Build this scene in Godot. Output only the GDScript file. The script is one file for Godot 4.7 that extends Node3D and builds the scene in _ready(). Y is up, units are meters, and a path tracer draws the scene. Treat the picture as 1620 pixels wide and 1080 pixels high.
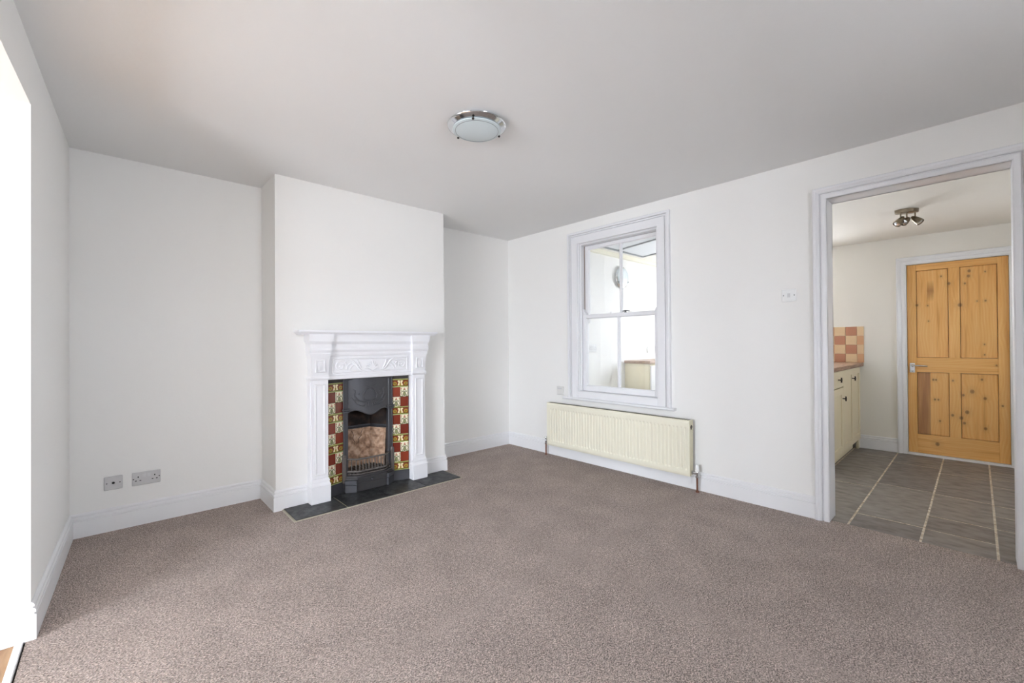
extends Node3D
# Empty sitting room with a painted fireplace, an internal sash window and a doorway into a kitchen.

const H := 2.4            # ceiling
const KH := 2.27          # kitchen ceiling
const XR := 3.431         # right wall face
const XK := 3.571         # kitchen side of the right wall
const XF := 6.1           # far kitchen wall
const ZB := -3.77         # back wall face
const ZC := -3.387        # chimney breast face
const CL := 0.838
const CR := 2.265
const XL := -0.205        # left wall at the back corner
const SL := -0.0386       # how far it leans out per metre
const ZO := -2.6          # where the left wall ends at the wide opening
const GH := 2.62          # garden room ceiling
const ZG := 0.4           # garden room, near end
const HO := 2.16          # top of that opening
const ZKW := -3.0         # kitchen side wall
const ZFRONT := 1.7       # wall behind the camera
const FC := 1.5325        # middle of the fireplace

var M := {}
var used := {}

# ------------------------------------------------------------------ helpers
func new_st() -> SurfaceTool:
	var s := SurfaceTool.new()
	s.begin(Mesh.PRIMITIVE_TRIANGLES)
	return s

func tri(s: SurfaceTool, a: Vector3, b: Vector3, c: Vector3, hint: Vector3, ua = null, ub = null, uc = null) -> void:
	var n := (b - a).cross(c - a)
	if n.length_squared() < 1e-18:
		return
	var sw := n.dot(hint) < 0.0
	if sw:
		n = -n
	n = n.normalized()
	var p := [a, c, b] if not sw else [a, b, c]
	var u := [ua, uc, ub] if not sw else [ua, ub, uc]
	for k in 3:
		s.set_normal(n)
		s.set_uv(u[k] if u[k] != null else Vector2.ZERO)
		s.add_vertex(p[k])

func quad(s: SurfaceTool, a: Vector3, b: Vector3, c: Vector3, d: Vector3, hint: Vector3, ua = null, ub = null, uc = null, ud = null) -> void:
	tri(s, a, b, c, hint, ua, ub, uc)
	tri(s, a, c, d, hint, ua, uc, ud)

func smooth_tri(s: SurfaceTool, p: Array, n: Array) -> void:
	var g: Vector3 = (p[1] - p[0]).cross(p[2] - p[0])
	if g.length_squared() < 1e-18:
		return
	var order := [0, 2, 1] if g.dot(n[0] + n[1] + n[2]) >= 0.0 else [0, 1, 2]
	for k in order:
		s.set_normal(n[k])
		s.set_uv(Vector2.ZERO)
		s.add_vertex(p[k])

func smooth_quad(s: SurfaceTool, p: Array, n: Array) -> void:
	smooth_tri(s, [p[0], p[1], p[2]], [n[0], n[1], n[2]])
	smooth_tri(s, [p[0], p[2], p[3]], [n[0], n[2], n[3]])

# box from corner lo to corner hi, edges chamfered by e
func bx(s: SurfaceTool, lo: Vector3, hi: Vector3, e := 0.0) -> void:
	var c := (lo + hi) * 0.5
	var h := (hi - lo) * 0.5
	e = minf(e, minf(h.x, minf(h.y, h.z)) * 0.9)
	for ax in 3:
		var a1 := (ax + 1) % 3
		var a2 := (ax + 2) % 3
		for sg in [-1.0, 1.0]:
			var n := Vector3.ZERO
			n[ax] = sg
			var q := []
			for t in [[-1, -1], [1, -1], [1, 1], [-1, 1]]:
				var p := Vector3.ZERO
				p[ax] = sg * h[ax]
				p[a1] = t[0] * (h[a1] - e)
				p[a2] = t[1] * (h[a2] - e)
				q.append(c + p)
			quad(s, q[0], q[1], q[2], q[3], n)
	if e <= 0.0:
		return
	for ax in 3:
		var a1 := (ax + 1) % 3
		var a2 := (ax + 2) % 3
		for s1 in [-1.0, 1.0]:
			for s2 in [-1.0, 1.0]:
				var q := []
				for t in [[-1.0, 0], [1.0, 0], [1.0, 1], [-1.0, 1]]:
					var p := Vector3.ZERO
					p[ax] = t[0] * (h[ax] - e)
					p[a1] = s1 * (h[a1] if t[1] == 0 else h[a1] - e)
					p[a2] = s2 * (h[a2] - e if t[1] == 0 else h[a2])
					q.append(c + p)
				var n := Vector3.ZERO
				n[a1] = s1
				n[a2] = s2
				quad(s, q[0], q[1], q[2], q[3], n)
	for sx in [-1.0, 1.0]:
		for sy in [-1.0, 1.0]:
			for sz in [-1.0, 1.0]:
				var g := Vector3(sx, sy, sz)
				tri(s, c + g * Vector3(h.x, h.y - e, h.z - e), c + g * Vector3(h.x - e, h.y, h.z - e), c + g * Vector3(h.x - e, h.y - e, h.z), g)

# polygon in the plane (u, v) pushed along n by depth
func ext(s: SurfaceTool, o: Vector3, u: Vector3, v: Vector3, n: Vector3, poly: PackedVector2Array, depth: float) -> void:
	var idx := Geometry2D.triangulate_polygon(poly)
	var area := 0.0
	var m := poly.size()
	for i in m:
		area += poly[i].cross(poly[(i + 1) % m])
	var sg := 1.0 if area > 0.0 else -1.0
	for i in range(0, idx.size(), 3):
		var p := []
		for k in 3:
			var w := poly[idx[i + k]]
			p.append(o + u * w.x + v * w.y)
		tri(s, p[0], p[1], p[2], -n * signf(depth))
		tri(s, p[0] + n * depth, p[1] + n * depth, p[2] + n * depth, n * signf(depth))
	for i in m:
		var a := poly[i]
		var b := poly[(i + 1) % m]
		var d := (b - a) * sg
		var p := o + u * a.x + v * a.y
		var q := o + u * b.x + v * b.y
		quad(s, p, q, q + n * depth, p + n * depth, u * d.y - v * d.x)

# moulding: profile (a across the run, b along n) carried along the polyline pts in the plane (u, v), corners mitred
func mould(s: SurfaceTool, o: Vector3, u: Vector3, v: Vector3, n: Vector3, pts: Array, closed: bool, prof: PackedVector2Array, side := 1.0, only := -1) -> void:
	var k := pts.size()
	var segs := k if closed else k - 1
	var nor := []
	for i in segs:
		var d: Vector2 = (pts[(i + 1) % k] - pts[i]).normalized()
		nor.append(Vector2(-d.y, d.x) * side)
	var mit := []
	for i in k:
		var n1: Vector2
		var n2: Vector2
		if closed:
			n1 = nor[(i - 1 + k) % k]
			n2 = nor[i]
		else:
			n1 = nor[maxi(i - 1, 0)]
			n2 = nor[mini(i, segs - 1)]
		mit.append((n1 + n2) / (1.0 + n1.dot(n2)))
	var area := 0.0
	var m := prof.size()
	for j in m:
		area += prof[j].cross(prof[(j + 1) % m])
	var sg := 1.0 if area > 0.0 else -1.0
	for i in segs:
		if only >= 0 and i != only:
			continue
		var i2 := (i + 1) % k
		var at := func(e: int, j: int) -> Vector3:
			var p: Vector2 = pts[e] + mit[e] * prof[j].x
			return o + u * p.x + v * p.y + n * prof[j].y
		for j in m:
			var j2 := (j + 1) % m
			var d := (prof[j2] - prof[j]) * sg
			var hint: Vector3 = (u * nor[i].x + v * nor[i].y) * d.y - n * d.x
			quad(s, at.call(i, j), at.call(i2, j), at.call(i2, j2), at.call(i, j2), hint)
		var along: Vector2 = (pts[i2] - pts[i]).normalized()
		var ends := []
		if only >= 0 or (not closed and i == 0):
			ends.append([i, -1.0])
		if only >= 0 or (not closed and i == segs - 1):
			ends.append([i2, 1.0])
		var idx := Geometry2D.triangulate_polygon(prof)
		for e in ends:
			for t in range(0, idx.size(), 3):
				tri(s, at.call(e[0], idx[t]), at.call(e[0], idx[t + 1]), at.call(e[0], idx[t + 2]), (u * along.x + v * along.y) * e[1])

# profile (r, h) turned about the axis
func lathe(s: SurfaceTool, o: Vector3, axis: Vector3, prof: PackedVector2Array, seg := 32, sx := 1.0, xdir := Vector3.ZERO) -> void:
	axis = axis.normalized()
	var x := xdir if xdir != Vector3.ZERO else (axis.cross(Vector3.UP) if absf(axis.y) < 0.9 else axis.cross(Vector3.RIGHT)).normalized()
	var z := axis.cross(x)
	var m := prof.size()
	var en := []
	for j in m - 1:
		var d := (prof[j + 1] - prof[j]).normalized()
		en.append(Vector2(d.y, -d.x))
	# keep the normals pointing away from the axis or outwards along it
	var test := 0.0
	for j in m - 1:
		test += (prof[j].x * prof[j + 1].y - prof[j + 1].x * prof[j].y)
	if test < 0.0:
		for j in m - 1:
			en[j] = -en[j]
	for j in m - 1:
		var n0: Vector2 = en[j]
		var n1: Vector2 = en[j]
		if j > 0 and en[j - 1].dot(en[j]) > 0.7:
			n0 = (en[j] + en[j - 1]).normalized()
		if j < m - 2 and en[j + 1].dot(en[j]) > 0.7:
			n1 = (en[j] + en[j + 1]).normalized()
		for k in seg:
			var a := TAU * k / seg
			var b := TAU * (k + 1) / seg
			var da := x * cos(a) * sx + z * sin(a)
			var db := x * cos(b) * sx + z * sin(b)
			var pa := prof[j]
			var pb := prof[j + 1]
			smooth_quad(s, [o + da * pa.x + axis * pa.y, o + db * pa.x + axis * pa.y, o + db * pb.x + axis * pb.y, o + da * pb.x + axis * pb.y],
				[(da * n0.x + axis * n0.y).normalized(), (db * n0.x + axis * n0.y).normalized(), (db * n1.x + axis * n1.y).normalized(), (da * n1.x + axis * n1.y).normalized()])

func tube(s: SurfaceTool, pts: Array, radii, sides := 8, caps := true) -> void:
	var k := pts.size()
	var t0: Vector3 = (pts[1] - pts[0]).normalized()
	var up := (Vector3.UP if absf(t0.y) < 0.9 else Vector3.RIGHT)
	var x := t0.cross(up).normalized()
	var rings := []
	var nors := []
	for i in k:
		var t: Vector3 = (pts[mini(i + 1, k - 1)] - pts[maxi(i - 1, 0)]).normalized()
		x = (x - t * x.dot(t)).normalized()
		var y := t.cross(x)
		var r: float = radii if typeof(radii) == TYPE_FLOAT else radii[i]
		var ring := []
		var nr := []
		for j in sides:
			var a := TAU * j / sides
			var d := x * cos(a) + y * sin(a)
			ring.append(pts[i] + d * r)
			nr.append(d)
		rings.append(ring)
		nors.append(nr)
	for i in k - 1:
		for j in sides:
			var j2 := (j + 1) % sides
			smooth_quad(s, [rings[i][j], rings[i][j2], rings[i + 1][j2], rings[i + 1][j]], [nors[i][j], nors[i][j2], nors[i + 1][j2], nors[i + 1][j]])
	if caps:
		for j in sides:
			var j2 := (j + 1) % sides
			tri(s, pts[0], rings[0][j], rings[0][j2], pts[0] - pts[1])
			tri(s, pts[k - 1], rings[k - 1][j], rings[k - 1][j2], pts[k - 1] - pts[k - 2])

# smooth sheet through rows of points
func sheet(s: SurfaceTool, rows: Array, hint: Vector3) -> void:
	var a := rows.size()
	var b: int = rows[0].size()
	var nor := []
	for i in a:
		var r := []
		for j in b:
			var du: Vector3 = rows[mini(i + 1, a - 1)][j] - rows[maxi(i - 1, 0)][j]
			var dv: Vector3 = rows[i][mini(j + 1, b - 1)] - rows[i][maxi(j - 1, 0)]
			var n := du.cross(dv).normalized()
			r.append(n if n.dot(hint) > 0.0 else -n)
		nor.append(r)
	for i in a - 1:
		for j in b - 1:
			smooth_quad(s, [rows[i][j], rows[i][j + 1], rows[i + 1][j + 1], rows[i + 1][j]], [nor[i][j], nor[i][j + 1], nor[i + 1][j + 1], nor[i + 1][j]])

func numbered(parent: Node, called: String) -> String:
	var key := str(parent.get_instance_id()) + "/" + called
	var n: int = used.get(key, 0)
	used[key] = n + 1
	return called if n == 0 else "%s_%03d" % [called, n]

func at_of(n: Node) -> Vector3:
	var p := Vector3.ZERO
	while n != self and n is Node3D:
		p += n.position
		n = n.get_parent()
	return p

func place(parent: Node, called: String, mesh: Mesh, mat: Material, where: Vector3, turn := Vector3.ZERO) -> MeshInstance3D:
	var o := MeshInstance3D.new()
	o.mesh = mesh
	o.material_override = mat
	o.name = numbered(parent, called)
	o.position = where - (Vector3.ZERO if parent == self else at_of(parent))
	o.rotation = turn
	o.cast_shadow = GeometryInstance3D.SHADOW_CASTING_SETTING_ON
	parent.add_child(o, true)
	return o

# geometry given in room coordinates becomes one named mesh
func put(parent: Node, called: String, s: SurfaceTool, mat: Material) -> MeshInstance3D:
	return place(parent, called, s.commit(), mat, Vector3.ZERO)

func tag(o: Node, label: String, category: String, group := "") -> void:
	o.set_meta("label", label)
	o.set_meta("category", category)
	if group != "":
		o.set_meta("group", group)

func thing(called: String, base: Vector3, label: String, category: String, group := "") -> Node3D:
	var o := Node3D.new()
	o.name = numbered(self, called)
	o.position = base
	add_child(o, true)
	tag(o, label, category, group)
	return o

func structure(called: String, s: SurfaceTool, mat: Material, label := "") -> MeshInstance3D:
	var o := put(self, called, s, mat)
	o.set_meta("kind", "structure")
	if label != "":
		o.set_meta("label", label)
	return o

func V(x: float, y: float, z: float) -> Vector3:
	return Vector3(x, y, z)

func P2(a: Array) -> PackedVector2Array:
	var p := PackedVector2Array()
	for i in range(0, a.size(), 2):
		p.append(Vector2(a[i], a[i + 1]))
	return p

func left_x(z: float) -> float:
	return XL + SL * (z - ZB) * 1.0

# ------------------------------------------------------------------ materials
func mat(c: Color, rough := 0.6, metal := 0.0) -> StandardMaterial3D:
	var m := StandardMaterial3D.new()
	m.albedo_color = c
	m.roughness = rough
	m.metallic = metal
	return m

func rgb(r: float, g: float, b: float) -> Color:
	return Color(r / 255.0, g / 255.0, b / 255.0)

func noise_tex(freq: float, oct := 4, size := 512, normal := false, strength := 4.0, ramp: Gradient = null, kind := FastNoiseLite.TYPE_SIMPLEX_SMOOTH, rs := 3) -> ImageTexture:
	var f := FastNoiseLite.new()
	f.noise_type = kind
	f.frequency = freq
	f.fractal_octaves = oct
	f.seed = rs
	var im := f.get_seamless_image(size, size)
	im.convert(Image.FORMAT_RGBA8)
	if ramp != null:
		for y in size:
			for x in size:
				im.set_pixel(x, y, ramp.sample(im.get_pixel(x, y).r))
	if normal:
		im.bump_map_to_normal_map(strength)
	return ImageTexture.create_from_image(im)

func tri_planar(m: StandardMaterial3D, scale: Vector3) -> StandardMaterial3D:
	m.uv1_triplanar = true
	m.uv1_world_triplanar = true
	m.uv1_scale = scale
	return m

func ramp(stops: Array) -> Gradient:
	var g := Gradient.new()
	var o := PackedFloat32Array()
	var c := PackedColorArray()
	for a in stops:
		o.append(a[0])
		c.append(a[1])
	g.offsets = o
	g.colors = c
	return g

func carpet_material() -> StandardMaterial3D:
	# twist-pile carpet: flecks of three yarn tones, with brushed patches
	var n := 1536
	var size_m := 3.4
	var mk := func(freq: float, sd: int, oct: int) -> PackedByteArray:
		var f := FastNoiseLite.new()
		f.noise_type = FastNoiseLite.TYPE_SIMPLEX
		f.frequency = freq
		f.seed = sd
		f.fractal_octaves = oct
		var im := f.get_seamless_image(n, n)
		im.convert(Image.FORMAT_L8)
		return im.get_data()
	var fine: PackedByteArray = mk.call(0.30, 5, 2)
	var mid: PackedByteArray = mk.call(0.075, 9, 2)
	var wide: PackedByteArray = mk.call(0.006, 13, 4)
	var rng := RandomNumberGenerator.new()
	rng.seed = 77
	var col := PackedByteArray()
	col.resize(n * n * 3)
	var hgt := PackedByteArray()
	hgt.resize(n * n)
	for i in n * n:
		var f: float = fine[i] / 255.0 - 0.5
		var w: float = wide[i] / 255.0 - 0.5
		var k: float = 1.0 + f * 0.98 + (mid[i] / 255.0 - 0.5) * 0.16 + w * 0.09 + (rng.randf() - 0.5) * 0.26
		col[i * 3] = clampi(int(CARPET.r * 255.0 * k), 0, 255)
		col[i * 3 + 1] = clampi(int(CARPET.g * 255.0 * k), 0, 255)
		col[i * 3 + 2] = clampi(int(CARPET.b * 255.0 * k), 0, 255)
		hgt[i] = clampi(int(128.0 + f * 190.0 + (mid[i] - 128) * 0.3), 0, 255)
	var m := mat(Color.WHITE, 0.97)
	m.albedo_texture = ImageTexture.create_from_image(Image.create_from_data(n, n, false, Image.FORMAT_RGB8, col))
	var hi := Image.create_from_data(n, n, false, Image.FORMAT_L8, hgt)
	hi.convert(Image.FORMAT_RGBA8)
	hi.bump_map_to_normal_map(3.0)
	m.normal_enabled = true
	m.normal_texture = ImageTexture.create_from_image(hi)
	m.normal_scale = 0.8
	m.metallic_specular = 0.2
	return tri_planar(m, Vector3.ONE / size_m)

const CARPET := Color(0.665, 0.61, 0.58)

func slate_material(base: Color, var_amt: float, sd: int, rough: float, relief: float) -> StandardMaterial3D:
	var m := mat(Color.WHITE, rough)
	m.albedo_texture = noise_tex(0.012, 5, 512, false, 0, ramp([[0.0, base.darkened(var_amt)], [0.45, base], [0.62, base.lightened(var_amt * 0.25)], [1.0, base.lightened(var_amt * 0.6)]]), FastNoiseLite.TYPE_SIMPLEX_SMOOTH, sd)
	m.normal_enabled = true
	m.normal_texture = noise_tex(0.014, 5, 512, true, relief, null, FastNoiseLite.TYPE_SIMPLEX_SMOOTH, sd + 1)
	m.normal_scale = 0.6
	return tri_planar(m, V(2.1, 1.6, 1.1))

func paint_material(c: Color, rough: float) -> StandardMaterial3D:
	var m := mat(c, rough)
	m.normal_enabled = true
	m.normal_texture = noise_tex(0.05, 3, 256, true, 1.2, null, FastNoiseLite.TYPE_SIMPLEX_SMOOTH, 21)
	m.normal_scale = 0.12
	return tri_planar(m, Vector3.ONE * 2.5)

func make_materials() -> void:
	M.wall = paint_material(rgb(243, 241, 237), 0.75)
	M.ceil = paint_material(rgb(240, 239, 237), 0.8)
	M.kwall = paint_material(rgb(241, 236, 226), 0.75)
	M.gloss = mat(rgb(241, 240, 240), 0.32)
	M.fire_white = mat(rgb(240, 239, 241), 0.38)
	M.frame_white = mat(rgb(237, 236, 237), 0.35)
	M.plastic = mat(rgb(240, 240, 238), 0.3)
	M.plate_shade = mat(rgb(214, 213, 212), 0.35)
	M.plate_grey = mat(rgb(206, 204, 203), 0.3)
	M.box_white = mat(rgb(228, 226, 221), 0.4)
	M.hole = mat(rgb(22, 20, 20), 0.5)
	M.brass_screw = mat(rgb(150, 146, 140), 0.35, 0.9)
	M.rad = mat(rgb(240, 235, 214), 0.35)
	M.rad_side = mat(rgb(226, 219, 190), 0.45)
	M.copper = mat(rgb(122, 78, 60), 0.5, 0.5)
	M.chrome = mat(rgb(215, 216, 218), 0.12, 1.0)
	M.brushed = mat(rgb(150, 138, 120), 0.28, 1.0)
	M.frost = mat(rgb(216, 226, 228), 0.22)
	M.frost_line = mat(rgb(120, 130, 134), 0.3)
	M.bulb = mat(rgb(235, 235, 230), 0.1)
	M.glass = mat(Color(0.93, 0.98, 0.97, 0.06), 0.02)
	M.glass.transparency = BaseMaterial3D.TRANSPARENCY_ALPHA
	M.iron = mat(rgb(76, 76, 80), 0.42, 0.3)
	M.iron_rough = mat(rgb(66, 64, 65), 0.5, 0.2)
	M.bars = mat(rgb(104, 98, 94), 0.5, 0.3)
	M.soot = mat(rgb(40, 33, 30), 0.9)
	M.soot.albedo_color = Color.WHITE
	M.soot.albedo_texture = noise_tex(0.02, 4, 256, false, 0, ramp([[0.0, rgb(24, 20, 20)], [0.5, rgb(46, 36, 32)], [1.0, rgb(84, 62, 50)]]), FastNoiseLite.TYPE_SIMPLEX_SMOOTH, 31)
	tri_planar(M.soot, V(2, 2, 2))
	M.clay = mat(Color.WHITE, 0.9)
	M.clay.albedo_texture = noise_tex(0.02, 5, 256, false, 0, ramp([[0.0, rgb(110, 84, 68)], [0.35, rgb(166, 132, 108)], [0.55, rgb(198, 164, 136)], [0.75, rgb(216, 186, 160)], [1.0, rgb(234, 212, 192)]]), FastNoiseLite.TYPE_SIMPLEX_SMOOTH, 37)
	tri_planar(M.clay, V(3.2, 3.2, 3.2))
	M.crack = mat(rgb(40, 28, 24), 0.95)
	M.carpet = carpet_material()
	M.hearth = slate_material(rgb(42, 43, 45), 0.3, 41, 0.48, 4.0)
	M.hearth_b = slate_material(rgb(35, 36, 37), 0.3, 47, 0.42, 4.0)
	M.grout = mat(rgb(176, 168, 150), 0.9)
	M.kslate = [slate_material(rgb(128, 121, 115), 0.22, 51, 0.5, 4.0), slate_material(rgb(121, 114, 109), 0.22, 57, 0.5, 4.0), slate_material(rgb(133, 126, 119), 0.22, 63, 0.5, 4.0)]
	M.kgrout = mat(Color.WHITE, 0.9)
	M.kgrout.albedo_texture = noise_tex(0.05, 4, 256, false, 0, ramp([[0.0, rgb(150, 128, 104)], [0.45, rgb(206, 192, 172)], [1.0, rgb(236, 228, 216)]]), FastNoiseLite.TYPE_SIMPLEX_SMOOTH, 71)
	tri_planar(M.kgrout, V(1.5, 1.5, 1.5))
	M.cream = mat(rgb(236, 224, 192), 0.45)
	M.worktop = mat(Color.WHITE, 0.4)
	M.worktop.albedo_texture = noise_tex(0.02, 4, 256, false, 0, ramp([[0.0, rgb(120, 88, 68)], [0.5, rgb(162, 128, 102)], [1.0, rgb(190, 160, 132)]]), FastNoiseLite.TYPE_SIMPLEX_SMOOTH, 73)
	tri_planar(M.worktop, V(0.8, 6, 6))
	M.knob = mat(rgb(52, 44, 40), 0.4, 0.6)
	M.tile_cream = mat(rgb(232, 200, 156), 0.3)
	M.tile_peach = mat(rgb(216, 164, 122), 0.3)
	M.tile_terra = mat(rgb(196, 136, 104), 0.3)
	M.tile_grout = mat(rgb(226, 208, 184), 0.9)
	M.oak = mat(Color.WHITE, 0.4)
	M.oak.albedo_texture = noise_tex(0.02, 4, 256, false, 0, ramp([[0.0, rgb(140, 102, 66)], [0.5, rgb(166, 128, 88)], [1.0, rgb(182, 146, 106)]]), FastNoiseLite.TYPE_SIMPLEX_SMOOTH, 79)
	tri_planar(M.oak, V(7, 7, 0.8))
	M.wood_edge = mat(rgb(138, 118, 104), 0.7)
	M.dark_gap = mat(rgb(70, 66, 64), 0.9)
	M.joint_shade_grey = mat(rgb(128, 130, 132), 0.5)  # shade tone put into the ceiling joint strips
	M.panel_grey = mat(rgb(225, 228, 230), 0.5)
	M.cornice_cream = mat(rgb(240, 236, 214), 0.6)

# ------------------------------------------------------------------ scene
func _ready() -> void:
	var cam := Camera3D.new()
	cam.name = "camera"
	cam.position = V(0, 1.1748, 0)
	cam.rotation = V(0.00602, -0.746179, -0.0065755)
	cam.fov = 2.0 * rad_to_deg(atan(540.0 / 679.58))
	cam.near = 0.02
	add_child(cam)
	cam.current = true

	var env := Environment.new()
	var sky := Sky.new()
	var sm := ProceduralSkyMaterial.new()
	sm.sky_top_color = Color(0.89, 0.94, 1.0)
	sm.sky_horizon_color = Color(0.88, 0.935, 1.0)
	sm.ground_horizon_color = Color(0.51, 0.525, 0.54)
	sm.ground_bottom_color = Color(0.45, 0.46, 0.47)
	sm.sun_angle_max = 0.0
	sky.sky_material = sm
	env.background_mode = Environment.BG_SKY
	env.sky = sky
	env.background_energy_multiplier = 3.0
	env.ambient_light_source = Environment.AMBIENT_SOURCE_SKY
	env.tonemap_mode = Environment.TONE_MAPPER_LINEAR
	env.tonemap_exposure = 4.85
	env.sdfgi_enabled = true
	env.ssao_enabled = true
	env.ssil_enabled = true
	var we := WorldEnvironment.new()
	we.name = "environment"
	we.environment = env
	add_child(we)

	# daylight at each window opening: garden doors, kitchen window, and a fill window added at the front
	daylight("garden_door_daylight", V(-3.62, 1.09, -0.8), -PI / 2, Vector2(1.5, 2.05), 2.0)
	daylight("kitchen_window_daylight", V(XF + 0.23, 1.575, -1.925), PI / 2, Vector2(0.75, 0.95), 2.0)
	daylight("front_fill_light", V(0.95, 1.525, ZFRONT + 0.23), 0.0, Vector2(0.6, 0.45), 5.5)  # added fill from behind, lifts the back wall and alcoves
	daylight("kitchen_side_daylight", V(4.9, 1.55, 1.43), 0.0, Vector2(0.4, 0.4), 1.6)

	make_materials()
	build_shell()
	build_baseboards()
	build_sash_window()
	build_doorway()
	build_fireplace()
	build_insert()
	build_hearth()
	build_radiator()
	build_lamps()
	build_electrics()
	build_kitchen()

func daylight(called: String, where: Vector3, turn: float, size: Vector2, energy: float) -> void:
	var l := AreaLight3D.new()
	l.name = called
	l.position = where
	l.rotation.y = turn
	l.area_size = size
	l.area_normalize_energy = false
	l.light_color = Color(0.928, 0.956, 1.0)
	l.light_energy = energy
	l.area_range = 14.0
	l.area_attenuation = 2.0
	l.shadow_enabled = true
	add_child(l)

func build_shell() -> void:
	var s := new_st()
	bx(s, V(-0.262, -0.1, ZB - 0.15), V(3.468, 0, ZFRONT))
	structure("floor", s, M.carpet)
	s = new_st()
	bx(s, V(-0.45, H, ZB - 0.2), V(XK, H + 0.12, ZFRONT + 0.2))
	structure("ceiling", s, M.ceil)
	# back wall, chimney breast
	s = new_st()
	bx(s, V(-0.6, -0.1, ZB - 0.2), V(XK + 0.02, H, ZB))
	structure("wall_back", s, M.wall)
	s = new_st()
	# hollow where the fire stands
	bx(s, V(CL, 0, ZB), V(FC - 0.345, 0.93, ZC))
	bx(s, V(FC + 0.345, 0, ZB), V(CR, 0.93, ZC))
	bx(s, V(CL, 0.93, ZB), V(CR, H, ZC))
	structure("wall_chimney", s, M.wall)
	# left wall with the wide opening, the lintel over it
	s = new_st()
	ext(s, V(0, -0.1, 0), V(1, 0, 0), V(0, 0, 1), V(0, 1, 0), P2([left_x(ZB), ZB, left_x(ZO), ZO, left_x(ZO) - 0.3, ZO, left_x(ZB) - 0.3, ZB]), GH + 0.1)
	var ze := -0.95
	ext(s, V(0, HO, 0), V(1, 0, 0), V(0, 0, 1), V(0, 1, 0), P2([left_x(ZO), ZO, left_x(ze), ze, left_x(ze) - 0.3, ze, left_x(ZO) - 0.3, ZO]), GH - HO)
	ext(s, V(0, -0.1, 0), V(1, 0, 0), V(0, 0, 1), V(0, 1, 0), P2([left_x(ze), ze, left_x(ZFRONT), ZFRONT, left_x(ZFRONT) - 0.3, ZFRONT, left_x(ze) - 0.3, ze]), GH + 0.1)
	structure("wall_left", s, M.wall)
	s = new_st()
	var f1 := 0.6; var f2 := 1.3; var fy1 := 1.25; var fy2 := 1.8
	bx(s, V(-0.8, -0.1, ZFRONT), V(f1, H, ZFRONT + 0.2))
	bx(s, V(f2, -0.1, ZFRONT), V(XK, H, ZFRONT + 0.2))
	bx(s, V(f1, -0.1, ZFRONT), V(f2, fy1, ZFRONT + 0.2))
	bx(s, V(f1, fy2, ZFRONT), V(f2, H, ZFRONT + 0.2))
	structure("wall_front", s, M.wall)
	# unseen window added behind the camera to let in fill light
	s = new_st()
	mould(s, V(0, 0, ZFRONT + 0.08), V(1, 0, 0), V(0, 1, 0), V(0, 0, 1), [Vector2(f1, fy1), Vector2(f2, fy1), Vector2(f2, fy2), Vector2(f1, fy2)], true, P2([0, 0, 0.05, 0, 0.05, 0.06, 0, 0.06]), 1.0)
	var fm := (f1 + f2) / 2
	bx(s, V(fm - 0.025, fy1 + 0.05, ZFRONT + 0.085), V(fm + 0.025, fy2 - 0.05, ZFRONT + 0.135), 0.003)
	var fw := structure("added_fill_window_5", s, M.frame_white)
	for e in [[f1 + 0.05, fm - 0.025], [fm + 0.025, f2 - 0.05]]:
		s = new_st()
		bx(s, V(e[0], fy1 + 0.05, ZFRONT + 0.108), V(e[1], fy2 - 0.05, ZFRONT + 0.112))
		put(fw, "pane", s, M.glass)
	# right wall: holes for the sash window and the doorway
	s = new_st()
	var z1 := -2.724; var z2 := -1.858
	var d1 := -0.672; var d2 := 0.145
	bx(s, V(XR, -0.1, ZB), V(XK, H, z1))
	bx(s, V(XR, -0.1, z1), V(XK, 0.66, z2))
	bx(s, V(XR, 2.19, z1), V(XK, H, z2))
	bx(s, V(XR, -0.1, z2), V(XK, H, d1))
	bx(s, V(XR, 2.125, d1), V(XK, H, d2))
	bx(s, V(XR, -0.1, d2), V(XK, H, ZFRONT))
	structure("wall_right", s, M.wall)
	# garden room beyond the opening: end walls, the wall with the glazed doors, a ceiling
	var gx := -3.4
	s = new_st()
	bx(s, V(gx, -0.1, ZO - 0.2), V(left_x(ZO) - 0.3, GH, ZO))
	structure("wall_garden_end", s, M.wall)
	s = new_st()
	bx(s, V(gx, -0.1, ZG), V(left_x(ze) - 0.3, GH, ZG + 0.2))
	structure("wall_garden_side", s, M.wall)
	s = new_st()
	var g1 := -1.6; var g2 := 0.0; var gt := 2.15
	bx(s, V(gx - 0.2, -0.1, ZO - 0.2), V(gx, GH, g1))
	bx(s, V(gx - 0.2, -0.1, g2), V(gx, GH, ZG + 0.2))
	bx(s, V(gx - 0.2, gt, g1), V(gx, GH, g2))
	bx(s, V(gx - 0.2, -0.1, g1), V(gx, 0.0, g2))
	structure("wall_garden", s, M.wall)
	s = new_st()
	bx(s, V(gx - 0.2, GH, ZO - 0.2), V(-0.45, GH + 0.1, ZG + 0.2))
	structure("ceiling_garden", s, M.ceil)
	# glazed garden doors
	var mid := (g1 + g2) * 0.5
	s = new_st()
	for f in [[g1, g1 + 0.05], [g2 - 0.05, g2]]:
		bx(s, V(gx - 0.14, 0, f[0]), V(gx - 0.05, gt, f[1]), 0.003)
	bx(s, V(gx - 0.14, gt - 0.05, g1 + 0.05), V(gx - 0.05, gt, g2 - 0.05), 0.003)
	var gd := structure("window_2", s, M.frame_white)
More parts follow.
